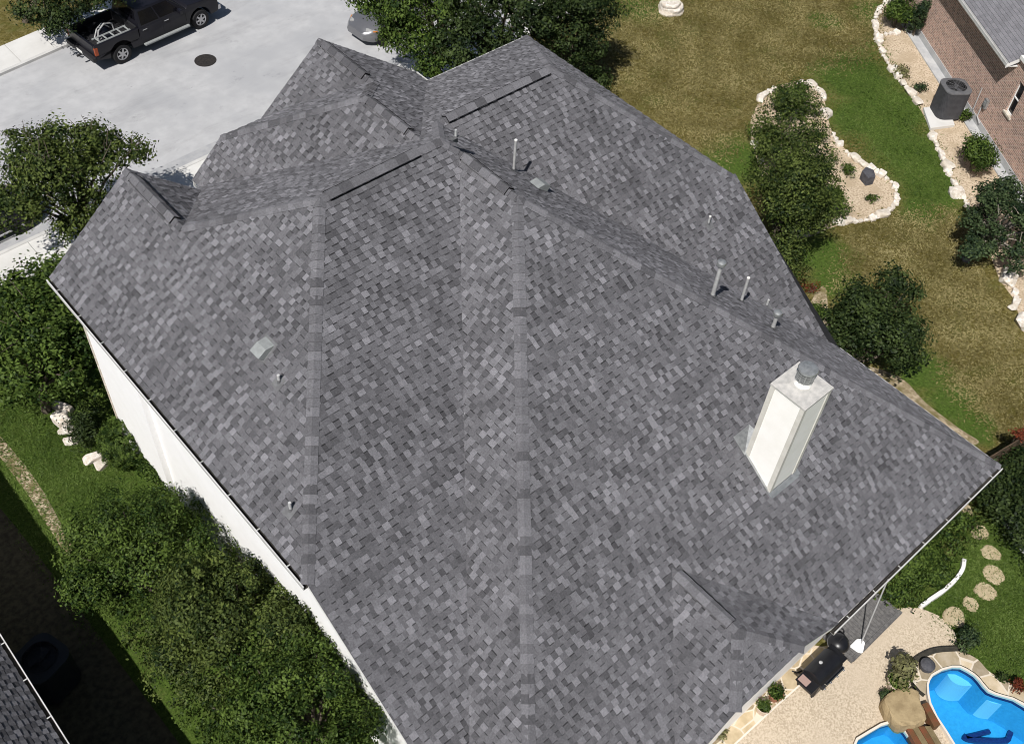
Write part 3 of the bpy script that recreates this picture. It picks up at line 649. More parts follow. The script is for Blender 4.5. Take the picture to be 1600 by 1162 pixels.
wallq((9.8, egc.y - .4), (9.5, A2.y - .4), TU, TU); wallq((9.5, A2.y - .4), (G1p.x, A2.y - .4), TU, G1p.z - .2); wallq((G1p.x, A2.y - .4), (xl - .16, A2.y - .4), G1p.z - .2, TU)
mb.build('wall', MT['stucco'], house)
mb = MB()
for k in range(17):                                        # rough stone corner of the front facade
    z = .2 + k * .4; mb.box((xl - .13 + (.03 if k % 2 else 0), A2.y - .40, z), (.06 + (.03 if k % 2 else 0), .05, .19))
mb.build('corner_stone', MT['limestone'], house, bevel=.02)
# chimney
cz = 8.63
chim = empty('chimney', (0, 0, 0)); chim.parent = house; chim.matrix_parent_inverse = Matrix.Translation(-house.location); chim['label'] = 'white square chimney with beige corner boards and a metal cap'
X0, X1c, Y0, Y1 = 15.43, 16.40, 6.06, 6.99
def zWe(y): return EH + PL['We'][1] * (y - PL['We'][2])
mb = MB(); zb = zWe(Y0) - .1
mb.box(((X0 + X1c) / 2, (Y0 + Y1) / 2, (zb + cz) / 2), ((X1c - X0) / 2, (Y1 - Y0) / 2, (cz - zb) / 2))
def part(mbx, name, m, **k): 
    o = mbx.build(name, m, None, **k); o.parent = chim; o.matrix_parent_inverse = Matrix.Identity(4); return o
part(mb, 'chase', MT['chase'])
mb = MB(); hx = (X1c - X0) / 2
for x in (X0, X1c):
    for y in (Y0, Y1):
        sx = -1 if x == X0 else 1; sy = -1 if y == Y0 else 1; zc = zWe(y) - .05
        mb.box((x + sx * .012 - sx * .045, y + sy * .006, (zc + cz - .01) / 2), (.055, .012, (cz - .01 - zc) / 2)); mb.box((x + sx * .006, y - sy * .052, (zc + cz - .01) / 2), (.012, .052, (cz - .01 - zc) / 2))
part(mb, 'corner_board', MT['chasetrim'])
mb = MB(); mb.box(((X0 + X1c) / 2, (Y0 + Y1) / 2, cz + .012), (hx + .035, (Y1 - Y0) / 2 + .035, .028)); mb.box(((X0 + X1c) / 2, (Y0 + Y1) / 2, cz + .05), (hx - .02, (Y1 - Y0) / 2 - .02, .018), taper=.5)
part(mb, 'top_pan', MT['chasetop'], bevel=.006)
fc = Vector((X0 + .53, Y0 + .50, cz + .05)); mb = MB()
mb.lathe(fc, [(.21, 0), (.20, .04), (.165, .16), (.165, .17)], 28, 0); part(mb, 'flue_collar', MT['chase'], smooth=True)
mb = MB(); mb.lathe(fc, [(.16, .15), (.16, .47)], 28, 0)
part(mb, 'flue', MT['black'], smooth=True)
mb = MB()
for k in range(12):
    a = k * math.pi / 6; mb.box(fc + Vector((.205 * math.cos(a), .205 * math.sin(a), .325)), (.006, .012, .155), rz=a)
for z in (.185, .25, .31, .37, .44): mb.lathe(fc + Vector((0, 0, z)), [(.2, 0), (.212, 0), (.212, .014), (.2, .014)], 28)
part(mb, 'spark_screen', MT['steel'])
mb = MB(); mb.lathe(fc, [(.225, .47), (.235, .485), (.22, .52), (.12, .545), (.02, .555)], 28); part(mb, 'flue_lid', MT['steel'], smooth=True)
mb = MB(); n = nrm('We')
def slopepatch(x0, x1, y0, y1, off, mi=0): mb.quad(*[Vector((x, y, zWe(y))) + n * off for x, y in ((x0, y0), (x1, y0), (x1, y1), (x0, y1))], mi)
slopepatch(X0 - .02, X1c + .05, Y0 - .13, Y0 - .001, .034); slopepatch(X1c + .001, X1c + .12, Y0 - .1, Y1, .036); slopepatch(X0 - .06, X0 - .001, Y0 - .1, Y1 + .25, .036)
ys = Y1 + .42; mb.quad(Vector((X0 - .1, Y1 - .02, zWe(Y1) + .04)), Vector((X0 - .1, ys, zWe(ys) + .035)), Vector((X0 + .5, ys, zWe(ys) + .04)), Vector((X0 + .5, Y1, zWe(Y1) + .30)))
part(mb, 'flashing', MT['steel'])
# pipes and hoods through the roof
def vent_pipe(bpx, plane, toprow, rad, label, cap=None, h=None):
    b = on_plane(*bpx, plane); h = h or top_for(b, toprow); mb = MB(); n = nrm(plane)
    mb.tube([b - Vector((0, 0, .1)), b + Vector((0, 0, h))], rad, 14); mb.tube([b - Vector((0, 0, .08)), b + Vector((0, 0, .09))], [rad * 2.0, rad * 1.25], 14, 1)
    k, t, c = PL[plane]; s = 1 if k[1] == '+' else -1; upv = Vector((1, 0, s * t * 1)) if k[0] == 'x' else Vector((0, 1, s * t))
    upv = (upv * s).normalized(); sd = upv.cross(n)
    q = [b + upv * a + sd * e + n * .03 for a, e in ((-.17, -.14), (-.17, .14), (.14, .14), (.14, -.14))]; mb.quad(*q, 1)
    if cap == 'mush': mb.lathe(b + Vector((0, 0, h - .05)), [(rad * 1.2, -.03), (rad * 2.1, 0), (rad * 2.3, .05), (rad * 2.0, .11), (rad * .8, .15)], 18, 2)
    elif h > .3: mb.lathe(b + Vector((0, 0, h - .02)), [(rad * 1.12, 0), (rad * 1.12, .03), (rad * .8, .031)], 14, 3)
    o = mb.build('vent_pipe', [MT['pvc'] if h > .3 else MT['slab'], MT['flash'], MT['steel'], MT['white']], house, smooth=True); o['label'] = label
vent_pipe((1113, 463), 'Wr', 412, .055, 'tall grey vent pipe with a mushroom cap beside the right valley', 'mush')
vent_pipe((1158, 471), 'Wr', 434, .04, 'plain grey vent pipe right of the capped pipe')
vent_pipe((1207, 513), 'Wr', 490, .055, 'short capped vent pipe nearest the chimney', 'mush')
vent_pipe((802.6, 267), 'Wr', 219, .035, 'slim tall vent pipe near the middle ridge')
vent_pipe((712, 217), 'Mf', 203, .03, 'short vent pipe at the ridge crossing')
vent_pipe((1197.5, 479), 'Rb', 468, .03, 'small vent stub above the right valley')
vent_pipe((1106.5, 351), 'Rb', 338, .03, 'small vent stub alone on the right rear slope')
vent_pipe((436.5, 597), 'Lp', 586, .035, 'vent stub below the grey hood on the left slope')
vent_pipe((454.5, 797), 'Lp', 785, .035, 'vent stub low on the left slope')
def hood(px, plane, label):
    b = on_plane(*px, plane); n = nrm(plane); k, t, c = PL[plane]; s = 1 if k[1] == '+' else -1
    dn = ((Vector((-1, 0, -s * t)) if k[0] == 'x' else Vector((0, -1, -s * t))) * s).normalized(); sd = n.cross(dn); mb = MB()
    W = lambda a, e, h: b + dn * a + sd * e + n * h
    w = .17
    mb.add([W(-.24, -w, .02), W(-.24, w, .02), W(-.06, w, .18), W(.2, w, .20), W(.2, -w, .20), W(-.06, -w, .18), W(.2, w, .02), W(.2, -w, .02)],
           [(0, 1, 2, 5), (5, 2, 3, 4), (1, 6, 3, 2), (0, 5, 4, 7)], 0)
    mb.quad(W(.19, -w, .195), W(.19, w, .195), W(.19, w, .02), W(.19, -w, .02), 1); mb.quad(W(-.3, -w - .06, .026), W(-.3, w + .06, .026), W(.22, w + .06, .026), W(.22, -w - .06, .026), 2)
    mb.build('vent_hood', [MT['hoodgrey'], MT['black'], MT['flash']], house)['label'] = label
hood((841, 293), 'Wr', 'grey box vent hood on the slope by the middle ridge'); hood((414, 546), 'Lp', 'grey box vent hood on the left slope')
# leaning downspout from the gutter to its splash block
d0 = at(1388, 905, 3.28); d1 = at(1346, 1003, .25); mb = MB(); mb.tube([d0, d0 + Vector((0, 0, -.12)), d1, d1 + Vector((-.05, -.1, -.06))], .02, 8)
mb.build('downspout', MT['pvc'], house, smooth=True)
p = pix([(1329,1009),(1338,1000),(1345,999),(1350,1005),(1347,1019),(1340,1017)], .2); mb = MB(); mb.prism([(a.x, a.y) for a in p], .145, .22)
c = sum(p, Vector()) / 6; mb.prism([(c.x + (a.x - c.x) * 1.1, c.y + (a.y - c.y) * 1.1) for a in p], .2205, .24)
tag(mb.build('splash_block', MT['stucco'], bevel=.006), 'white splash block under the end of the downspout pipe', 'splash block')
# ================================================================== neighbouring houses
WB = Vector((44.605, 19.493, 0)); WD = Vector((-.56434, -.82554, 0)); WN = Vector((.82554, -.56434, 0))    # base point, run, inward normal
nh = tag(empty('brick_house', WB), 'brick neighbouring house with a grey roof and a narrow window', 'house')
def wp(d, o, z): return WB + WD * d + WN * o + Vector((0, 0, z))
me = bpy.data.meshes.new('wall')
S0, SC_, S1 = -9, 7.45, 16
quads = [[(S0, .35), (SC_, .35), (SC_, 3.55), (S0, 3.55)], [(SC_, .35), (S1, .35), (S1, 4.6), (SC_, 4.6)]]
wx = (7.93, 8.43, 1.74, 3.15)                              # window opening
q2 = [[(SC_, .35), (wx[0], .35), (wx[0], 5.2), (SC_, 5.2)], [(wx[0], .35), (wx[1], .35), (wx[1], wx[2]), (wx[0], wx[2])], [(wx[0], wx[3]), (wx[1], wx[3]), (wx[1], 5.2), (wx[0], 5.2)], [(wx[1], .35), (S1, .35), (S1, 5.2), (wx[1], 5.2)]]
vs_, fs_, uvs = [], [], []
for q in [quads[0]] + q2:
    b = len(vs_); vs_ += [tuple(wp(d, 0, z) - WB) for d, z in q]; fs_.append(tuple(range(b, b + 4))); uvs += q
for d0_, d1_, z0_, z1_ in ((wx[0], wx[0], wx[2], wx[3]), (wx[1], wx[1], wx[2], wx[3])):
    b = len(vs_); vs_ += [tuple(wp(d0_, o, z) - WB) for o, z in ((0, z0_), (.14, z0_), (.14, z1_), (0, z1_))]; fs_.append(tuple(range(b, b + 4))); uvs += [(0, z0_), (.14, z0_), (.14, z1_), (0, z1_)]
me.from_pydata(vs_, [], fs_); ul = me.uv_layers.new(name='UVMap')
for i, l in enumerate(me.loops): ul.data[i].uv = uvs[i]
me.materials.append(MT['brick']); o = bpy.data.objects.new('wall', me); COL.objects.link(o); o.parent = nh
mb = MB(); 
def nbox(mbx, d0, d1, o0, o1, z0, z1, mi=0):
    P = [wp(d, o, z) for z in (z0, z1) for d, o in ((d0, o0), (d1, o0), (d1, o1), (d0, o1))]
    mbx.add(P, [(3, 2, 1, 0), (4, 5, 6, 7), (0, 1, 5, 4), (1, 2, 6, 5), (2, 3, 7, 6), (3, 0, 4, 7)], mi)
nbox(mb, S0, S1, -.03, .5, 0, .35); nbox(mb, S0, S1, -.45, -.031, 0, .06); mb.build('foundation', MT['slab'], nh)
wf = MB(); nbox(wf, wx[0], wx[0] + .04, .07, .12, wx[2], wx[3]); nbox(wf, wx[1] - .04, wx[1], .07, .12, wx[2], wx[3]); nbox(wf, wx[0] + .04, wx[1] - .04, .07, .12, wx[2], wx[2] + .04); nbox(wf, wx[0] + .04, wx[1] - .04, .07, .12, wx[3] - .04, wx[3]); nbox(wf, wx[0] + .04, wx[1] - .04, .065, .11, 2.42, 2.46)
win = wf.build('window', MT['white'], nh)
def sub(mbx, name, m, par, **k):
    o = mbx.build(name, m, None, **k); o.parent = par; L = Vector(); p = par
    while p is not None: L += p.location; p = p.parent
    o.matrix_parent_inverse = Matrix.Translation(-nh.location) if par is win else Matrix.Identity(4); return o
g = MB(); nbox(g, wx[0] + .03, wx[1] - .03, .10, .11, wx[2] + .03, wx[3] - .03); sub(g, 'pane', MT['glass'], win)
g = MB(); nbox(g, wx[0] - .06, wx[1] + .06, -.06, .1, wx[2] - .09, wx[2] - .002); sub(g, 'sill', MT['limestone'], win)
# roof plane over the wall and the gable return at its end
NT = .55; ER = 3.62
rb = MB(); EO = -.42
def rp(d, o): return wp(d, o, ER + NT * (o - EO))
rg = random.Random(5); o_ = EO; 
while o_ < 4.5:
    d_ = S0 - rg.random()
    while d_ < SC_:
        wd = rg.uniform(.18, .4); a, b = max(d_, S0), min(d_ + wd, SC_); d_ += wd
        if b <= a: continue
        U = Vector((0, 0, .012)); rb.quad(rp(a, o_) + U * 1.6, rp(b, o_) + U * 1.6, rp(b, o_ + .125) + U * .5, rp(a, o_ + .125) + U * .5, 0, rg.uniform(1.35, 1.75))
    o_ += .125
rb.quad(rp(S0, EO), rp(SC_, EO), rp(SC_, 4.5), rp(S0, 4.5), 1)
rb.build('roof', [MT['shingle'], MT['shingle_base']], nh, tone=True)
g = MB(); nbox(g, S0, SC_ + .02, EO - .125, EO - .11, ER - .13, ER - .02); nbox(g, S0, SC_ + .02, EO - .10995, EO, ER - .13, ER - .12); nbox(g, S0, SC_ + .02, EO - .128, EO - .104, ER - .0199, ER + .008)
nbox(g, S0, SC_, EO - .1, EO - .01, ER - .1195, ER - .10, 1); g.build('gutter', [MT['gutter_white'], MT['debris_shade']], nh)
g = MB(); nbox(g, S0, SC_, EO + .001, EO + .03, ER - .16, ER - .01); nbox(g, S0, SC_, EO + .031, -.005, ER - .16, ER - .145)
P = [wp(SC_ + .02, o, z) for o, z in ((EO - .13, ER - .02), (4.4, ER + NT * 4.7), (4.4, ER + NT * 4.7 - .22), (EO - .13, ER - .2))]; g.quad(*P)
g.build('fascia', MT['white'], nh)
g = MB(); P = [wp(d, o, z) for d, o, z in ((SC_ + .021, -.35, 3.5), (S1, -.35, 3.5), (S1, .9, 4.4), (SC_ + .021, .9, 4.4))]
P = [wp(SC_ + .03, .02, 4.02), wp(SC_ + 1.2, .02, 4.02), wp(SC_ + 1.2, 1.0, 4.5), wp(SC_ + .03, 1.0, 4.5)]
g.quad(*P); nbox(g, SC_ + .03, SC_ + 1.2, -.12, .03, 3.86, 4.01); g.build('gable_return', MT['white'], nh)
# far chimney stack / dormer cheek that shades the roof
g = MB(); nbox(g, 4.6, 6.4, 1.5, 3.4, 4.4, 5.9); g.build('dormer', MT['shingle_base'], nh)
# utility boxes on the brick wall
g = MB(); nbox(g, 6.55, 6.8, -.11, -.002, .95, 1.35); nbox(g, 6.62, 6.73, -.16, -.1101, 1.08, 1.26); g.build('meter_box', MT['steel'], nh)
g = MB(); g.tube([wp(6.5, -.05, 1.0), wp(6.5, -.05, .4), wp(6.9, -.09, .32)], .03, 8); g.tube([wp(6.0, -.05, 1.45), wp(6.05, -.05, .4)], .022, 8); g.build('conduit', MT['pvc'], nh, smooth=True)
# left neighbour: single-storey roof whose eave shades the side yard
lh = tag(empty('shingled_house', (-4, 12, 0)), 'single storey neighbouring house with a dark shingled roof at the frame corner', 'house')
EX = -.40; LZ = 3.25; LT = .95; LY0, LY1 = -8, 32
rb = MB(); PLN = ('x-', LT, EX)
shingle(rb, 'left', [Vector((EX, LY0, LZ)), Vector((EX, LY1, LZ)), Vector((EX - 2.6, LY1, LZ + 2.6 * LT)), Vector((EX - 2.6, LY0, LZ + 2.6 * LT))], 77, plane=PLN, zoff=LZ)
rb.add([(EX - 2.6, LY0, LZ + 2.6 * LT), (EX - 2.6, LY1, LZ + 2.6 * LT), (EX - 9, LY1, LZ + .3), (EX - 9, LY0, LZ + .3)], [(0, 1, 2, 3)], 1)
rb.build('roof', [MT['shingle'], MT['shingle_base']], lh, tone=True)
g = MB(); g.box((EX + .105, (LY0 + LY1) / 2, LZ - .06), (.012, (LY1 - LY0) / 2, .055)); g.box((EX + .05, (LY0 + LY1) / 2, LZ - .121), (.067, (LY1 - LY0) / 2, .005)); g.box((EX + .107, (LY0 + LY1) / 2, LZ + .006), (.013, (LY1 - LY0) / 2, .011)); g.box((EX + .045, (LY0 + LY1) / 2, LZ - .105), (.045, (LY1 - LY0) / 2, .011), mi=1)
y = LY0 + .4
while y < LY1: g.box((EX + .02, y, LZ + .008), (.1, .014, .005)); y += 1.15
g.build('gutter', [MT['gutter_white'], MT['debris_shade']], lh)
g = MB(); g.box((EX - .5 - 4, (LY0 + LY1) / 2, LZ / 2 - .05), (4.1, (LY1 - LY0) / 2 - .4, LZ / 2 - .06)); g.build('wall', MT['brick'] if False else MT['slab'], lh)
# ================================================================== vegetation
def leaves(name, cen, nrmv, size, tone, m, parent, aspect=.55):
    """one mesh of many leaf-sized faces"""
    n = len(cen); rg = np.random.default_rng(int(abs(cen[0, 0] * 997 + cen[0, 1] * 131)) % 100000)
    tn = rg.normal(size=(n, 3)); tn -= nrmv * (tn * nrmv).sum(1, keepdims=True); tn /= np.linalg.norm(tn, axis=1, keepdims=True) + 1e-9
    bt = np.cross(nrmv, tn); s = (size * rg.uniform(.6, 1.35, n))[:, None]
    q = np.stack([cen - tn * s * .5, cen + bt * s * aspect * .5 + tn * s * .08, cen + tn * s * .5, cen - bt * s * aspect * .5 + tn * s * .08], 1).reshape(-1, 3)
    L = Vector((0, 0, 0)) if parent is None else parent.location
    q = (q - np.array(L)).astype(np.float32)
    me = bpy.data.meshes.new(name); me.vertices.add(4 * n); me.vertices.foreach_set('co', q.ravel()); me.loops.add(4 * n); me.loops.foreach_set('vertex_index', np.arange(4 * n, dtype=np.int32))
    me.polygons.add(n); me.polygons.foreach_set('loop_start', np.arange(0, 4 * n, 4, dtype=np.int32)); me.polygons.foreach_set('loop_total', np.full(n, 4, np.int32))
    a = me.attributes.new('tone', 'FLOAT', 'FACE'); a.data.foreach_set('value', np.clip(tone, 0, 1.6).astype(np.float32))
    me.update(); me.validate(); me.materials.append(m)
    o = bpy.data.objects.new(name, me); COL.objects.link(o)
    if parent is not None: o.parent = parent
    return o
def unit(v): return v / (np.linalg.norm(v, axis=-1, keepdims=True) + 1e-9)
def lobes_for(c, rad, n, rg, spread=.62, lr=(.34, .52)):
    d = unit(rg.normal(size=(n, 3))); d[:, 2] = np.where(d[:, 2] < -.55, -d[:, 2], d[:, 2])
    C = np.array(c) + d * np.array(rad) * spread * rg.uniform(.8, 1.15, (n, 1)); Rr = rg.uniform(*lr, n)[:, None] * np.array(rad); return C, Rr
def foliage(C, Rr, nclump, nleaf, size, rg, clump_r=.2, up=.35, upright=0):
    """leaf clumps over and inside the lobes of a crown"""
    li = rg.integers(0, len(C), nclump); d = unit(rg.normal(size=(nclump, 3))); rr = rg.uniform(.45, 1.04, nclump) ** .45
    cc = C[li] + d * Rr[li] * rr[:, None]; ct = rg.normal(.40, .30, nclump); cr = clump_r * rg.uniform(.45, 1.25, nclump)
    ci = np.repeat(np.arange(nclump), nleaf); n = len(ci)
    off = np.clip(rg.normal(size=(n, 3)), -1.7, 1.7) * cr[ci][:, None] * np.array([1, 1, .7 + upright]); p = cc[ci] + off
    nv = unit(unit(off) * .45 + d[ci] * .85 + rg.normal(size=(n, 3)) * .55 + np.array([0, 0, up]))
    return p, nv, ct[ci] + rg.normal(0, .24, n)
def tree(name, label, cat, pix_c, zc, rad, m, seed, nlobe=11, nclump=260, nleaf=34, size=.13, clump_r=.20, bark='bark', group=None, base=None, twigs=0, spread=.62, extra=(), trunk_r=.13, lr=(.34, .52)):
    rg = np.random.default_rng(seed); c = at(*pix_c, zc); bx = base or (c.x, c.y)
    root = tag(empty(name, (bx[0], bx[1], 0)), label, cat, group)
    C, Rr = lobes_for(c, rad, nlobe, rg, spread, lr)
    for (px, py, z, rr) in extra:
        e = at(px, py, z); C = np.vstack([C, np.array(e)]); Rr = np.vstack([Rr, np.array([rr, rr, rr * .85])])
    p, nv, t = foliage(C, Rr, nclump, nleaf, size, rg, clump_r); ok = p[:, 2] > .12; p, nv, t = p[ok], nv[ok], t[ok]
    leaves('crown', p, nv, size, t, m, root)
    mb = MB(); B = Vector((bx[0], bx[1], 0)); cv = Vector(c); top = B.lerp(cv, .55)
    mb.tube([B - Vector((0, 0, .1)), B + (top - B) * .5 + Vector((rg.uniform(-.08, .08), rg.uniform(-.08, .08), 0)), top], [trunk_r * 1.25, trunk_r, trunk_r * .75], 9)
    for k in range(len(C)):
        e = Vector(C[k]); mid = top.lerp(e, .5) + Vector((0, 0, .12)); s0 = B.lerp(top, rg.uniform(.6, 1)); mb.tube([s0, mid, e], [trunk_r * .55, trunk_r * .32, .015], 6)
    for k in range(twigs):
        j = rg.integers(0, len(C)); d = unit(rg.normal(size=3) + np.array([0, .2, .9])); a = C[j] + d * Rr[j] * .6; b = C[j] + d * (Rr[j] + rg.uniform(.12, .45)); mb.tube([Vector(a), Vector(a * .4 + b * .6) + Vector((rg.normal(0, .04), rg.normal(0, .04), 0)), Vector(b)], [.018, .012, .006], 4)
    mb.build('trunk', MT[bark], root); return root
def bush(name, label, cat, pix_c, zc, rad, m, seed, nclump=70, nleaf=30, size=.09, clump_r=.12, nlobe=7, group=None, rz=None, smooth_ball=False, extra=()):
    rg = np.random.default_rng(seed); c = at(*pix_c, zc); root = tag(empty(name, (c.x, c.y, 0)), label, cat, group)
    if smooth_ball: C = np.array([list(c)]); Rr = np.array([rad], float)
    else: C, Rr = lobes_for(c, rad, nlobe, rg, .58, (.4, .6))
    for (px, py, z, rr) in extra:
        e = at(px, py, z); C = np.vstack([C, np.array(e)]); Rr = np.vstack([Rr, np.array([rr, rr, rr * .8])])
    p, nv, t = foliage(C, Rr, nclump, nleaf, size, rg, clump_r); ok = p[:, 2] > .03
    leaves('foliage', p[ok], nv[ok], size, t[ok], m, root)
    mb = MB(); 
    for k in range(min(5, len(C))): mb.tube([Vector((c.x + rg.uniform(-.06, .06), c.y + rg.uniform(-.06, .06), -.03)), Vector(C[k])], [.03, .012], 5)
    mb.build('stem', MT['bark'], root); return root
# street and front-yard trees
tree('street_tree', 'dark tree overhanging the bed of the charcoal pickup', 'tree', (88, -58), 3.4, (2.0, 1.6, 1.6), L_DARK, 21, 12, 460, 38, .13, base=(13.0, 44.4), extra=((70, 12, 2.2, .8), (96, 28, 1.9, .5), (45, 8, 2.2, .8), (115, 4, 2.4, .6), (85, 44, 1.7, .3), (150, -10, 2.6, .6), (175, -16, 2.8, .6)), twigs=10)
tree('street_tree', 'leafy street tree with bare twig tips left of the house over the parked dark car', 'tree', (105, 285), 3.4, (2.35, 1.75, 1.7), L_OAK, 22, 15, 640, 38, .12, twigs=60, base=(8.3, 29.2), extra=((40, 235, 4, .8), (205, 235, 4.2, .55), (90, 215, 4.4, .6), (150, 330, 2.6, .8), (20, 330, 2.6, .8), (110, 360, 1.9, .6), (140, 215, 4.2, .5)))
tree('front_tree', 'big leafy tree hiding the silver car behind the front gable', 'tree', (690, -4), 4.0, (2.3, 2.3, 2.1), L_MID, 23, 14, 560, 38, .13, base=(23.6, 29.0), extra=((585, -6, 4.8, .7), (604, 22, 4.3, .45), (616, 56, 3.4, .5), (618, 40, 3.8, .5), (625, 12, 4.4, .8), (560, -10, 4.8, .5), (628, 42, 3.7, .7), (642, 66, 3.2, .6), (655, 62, 3.4, .7), (700, 95, 2.8, .75), (670, 100, 2.6, .5)), twigs=20)
tree('front_tree', 'dark broad tree behind the right end of the front eave', 'tree', (775, 15), 4.4, (3.0, 2.6, 2.3), L_DARK, 24, 14, 560, 36, .14, base=(25.4, 27.6), extra=((740, 80, 3.2, 1.1), (700, 60, 3.6, 1.0)))
tree('front_tree', 'dark tree at the lawn edge right of the roof corner', 'tree', (890, 35), 3.4, (2.1, 2.0, 2.0), L_DARK, 25, 12, 420, 36, .13, base=(27.2, 24.6), extra=((935, 10, 3.6, .7), (910, 105, 2.0, .75), (925, 70, 2.6, .7), (935, 130, 1.4, .45)))
# left side of the house
tree('side_tree', 'dense green tree beside the front left corner under the gutter', 'tree', (62, 545), 2.6, (2.3, 2.1, 1.7), L_MID, 26, 15, 520, 38, .13, base=(4.0, 24.0), extra=((60, 445, 3.2, .8), (85, 420, 3.4, .45), (15, 470, 3, .9), (130, 580, 2.0, .9), (10, 590, 2.2, .9), (30, 450, 3.4, .5)), twigs=16)
tree('side_tree', 'broad tree nearest the round clipped shrub along the white side wall', 'tree', (215, 870), 2.4, (1.6, 1.8, 1.4), L_MID, 27, 24, 760, 64, .085, base=(3.5, 15.4), spread=.86, lr=(.22, .36), clump_r=.15, extra=((215, 870, 3.0, .75), (235, 895, 2.8, .7), (195, 850, 2.6, .6), (175, 800, 1.6, .75), (290, 800, 2.0, .6), (330, 870, 2.4, .7), (150, 880, 1.8, .75), (185, 935, 1.0, .7), (240, 780, 1.5, .5)))
tree('side_tree', 'dense middle tree of the row along the white side wall', 'tree', (370, 985), 2.7, (1.7, 2.2, 1.6), L_OAK, 28, 24, 800, 64, .085, base=(4.0, 12.6), spread=.86, lr=(.22, .36), clump_r=.15, extra=((445, 925, 2.8, .6), (275, 1000, 1.6, .8), (235, 990, 1.0, .75), (280, 1055, 1.0, .8), (470, 1000, 2.9, .6), (410, 900, 2.6, .5)))
tree('side_tree', 'near tree of the side row cut by the bottom of the picture', 'tree', (475, 1120), 2.7, (1.6, 2.2, 1.6), L_MID, 29, 24, 800, 64, .085, base=(4.0, 9.4), spread=.86, lr=(.22, .36), clump_r=.15, extra=((545, 1060, 2.9, .55), (385, 1110, 2.0, .7), (332, 1105, 1.1, .8), (375, 1165, 1.1, .8), (565, 1130, 2.9, .5), (540, 1000, 2.9, .4)))
bush('round_shrub', 'clipped round green shrub against the white side wall', 'shrub', (194, 692), .76, (.76, .76, .80), L_MID, 31, 640, 44, .05, .045, smooth_ball=True)
bush('shrub', 'loose dark shrub left of the round clipped shrub', 'shrub', (130, 676), .4, (.42, .7, .38), L_DARK, 32, 110, 34, .08, .11, extra=((140, 640, .6, .4), (118, 655, .4, .3)))
bush('shrub', 'low dark shrub between the round clipped shrub and the first side tree', 'shrub', (243, 742), .4, (.45, .6, .42), L_MID, 59, 120, 34, .08, .11)
bush('flowering_shrub', 'shrub with pale blossom at the white wall behind the side trees', 'shrub', (300, 770), 1.1, (.35, 1.0, .6), L_BLOOM, 33, 30, 16, .10, .13)
bush('flowering_shrub', 'pale leaved shrub against the wall by the middle side tree', 'shrub', (378, 890), 1.2, (.3, .8, .6), L_BLOOM, 34, 20, 14, .10, .12)
# island bed and right lawn
tree('ornamental_tree', 'tall leafy tree filling the white-stone island bed', 'tree', (1238, 318), 3.0, (1.6, 1.5, 2.3), L_OAK, 35, 18, 900, 42, .10, base=(26.4, 13.9), lr=(.24, .42), extra=((1238, 160, 3.4, .85), (1222, 190, 3.2, .95), (1255, 195, 3.0, .8), (1205, 225, 2.8, .8), (1262, 235, 2.8, .75), (1240, 210, 3.2, .8), (1215, 255, 3.2, .8), (1225, 395, 1.6, .9), (1285, 330, 2.2, .7), (1270, 270, 2.8, .7), (1190, 285, 3.0, .7), (1230, 420, 1.2, .5)), spread=.66)
bush('shrub', 'dark shrub at the far end of the island bed', 'shrub', (1240, 158), .9, (1.0, .9, .8), L_MID, 36, 170, 34, .10, .16, extra=((1265, 160, .8, .5), (1190, 200, .7, .6)))
bush('shrub', 'light green shrub on the left edge of the island bed', 'shrub', (1200, 225), .7, (.9, .9, .6), L_LIGHT, 37, 110, 32, .10, .16, extra=((1275, 205, .5, .5), (1290, 240, .4, .5)))
bush('shrub', 'bright grassy bush at the open end of the island bed', 'shrub', (1295, 315), .5, (.8, .7, .5), L_LIGHT, 38, 100, 34, .10, .14)
bush('small_plant', 'small olive tuft behind the dark slate in the island bed', 'plant', (1328, 266), .25, (.32, .3, .25), L_LIGHT, 39, 24, 24, .08, .08)
bush('small_plant', 'tiny green plant in the sand near the bed edge', 'plant', (1364, 309), .2, (.24, .24, .2), L_MID, 40, 20, 22, .07, .07)
tree('ornamental_tree', 'round dark tree on the lawn by the right gutter', 'tree', (1368, 520), 2.0, (1.4, 1.4, 1.45), L_DARK, 41, 16, 480, 38, .12, base=(24.6, 9.0), spread=.72, lr=(.26, .42), extra=((1395, 440, 2.4, .5), (1415, 455, 2.2, .5), (1312, 510, 2.0, .6), (1422, 560, 1.5, .6), (1345, 455, 2.2, .45), (1432, 520, 1.6, .4)))
tree('juniper', 'dark juniper with spreading branches at the right frame edge', 'tree', (1574, 345), 1.9, (1.2, 1.4, 1.5), L_CEDAR, 42, 22, 480, 36, .11, bark='palebark', base=(33.2, 9.6), spread=.85, lr=(.16, .32), clump_r=.14, extra=((1510, 397, 1.1, .16), (1520, 392, 1.2, .2), (1532, 388, 1.25, .22), (1545, 386, 1.3, .25), (1522, 372, 1.5, .2), (1514, 345, 1.8, .2), (1530, 335, 1.6, .45), (1590, 400, 1.2, .7), (1600, 310, 2.2, .8), (1560, 300, 1.8, .5)), twigs=14)
bush('shrub', 'rounded dark green shrub by the brick wall', 'shrub', (1527, 245), .8, (.95, .85, .75), L_MID, 43, 170, 36, .10, .15)
bush('shrub', 'leafy shrub at the top of the neighbouring bed', 'shrub', (1404, 22), .7, (.85, .75, .7), L_MID, 44, 130, 34, .11, .16)
bush('conifer', 'narrow upright conifer touching the brick wall', 'shrub', (1436, 30), .9, (.38, .38, .95), L_CEDAR, 45, 90, 30, .09, .11)
bush('small_plant', 'small bush between the air conditioner and the brick wall', 'plant', (1507, 180), .3, (.3, .3, .32), L_MID, 46, 34, 26, .08, .08)
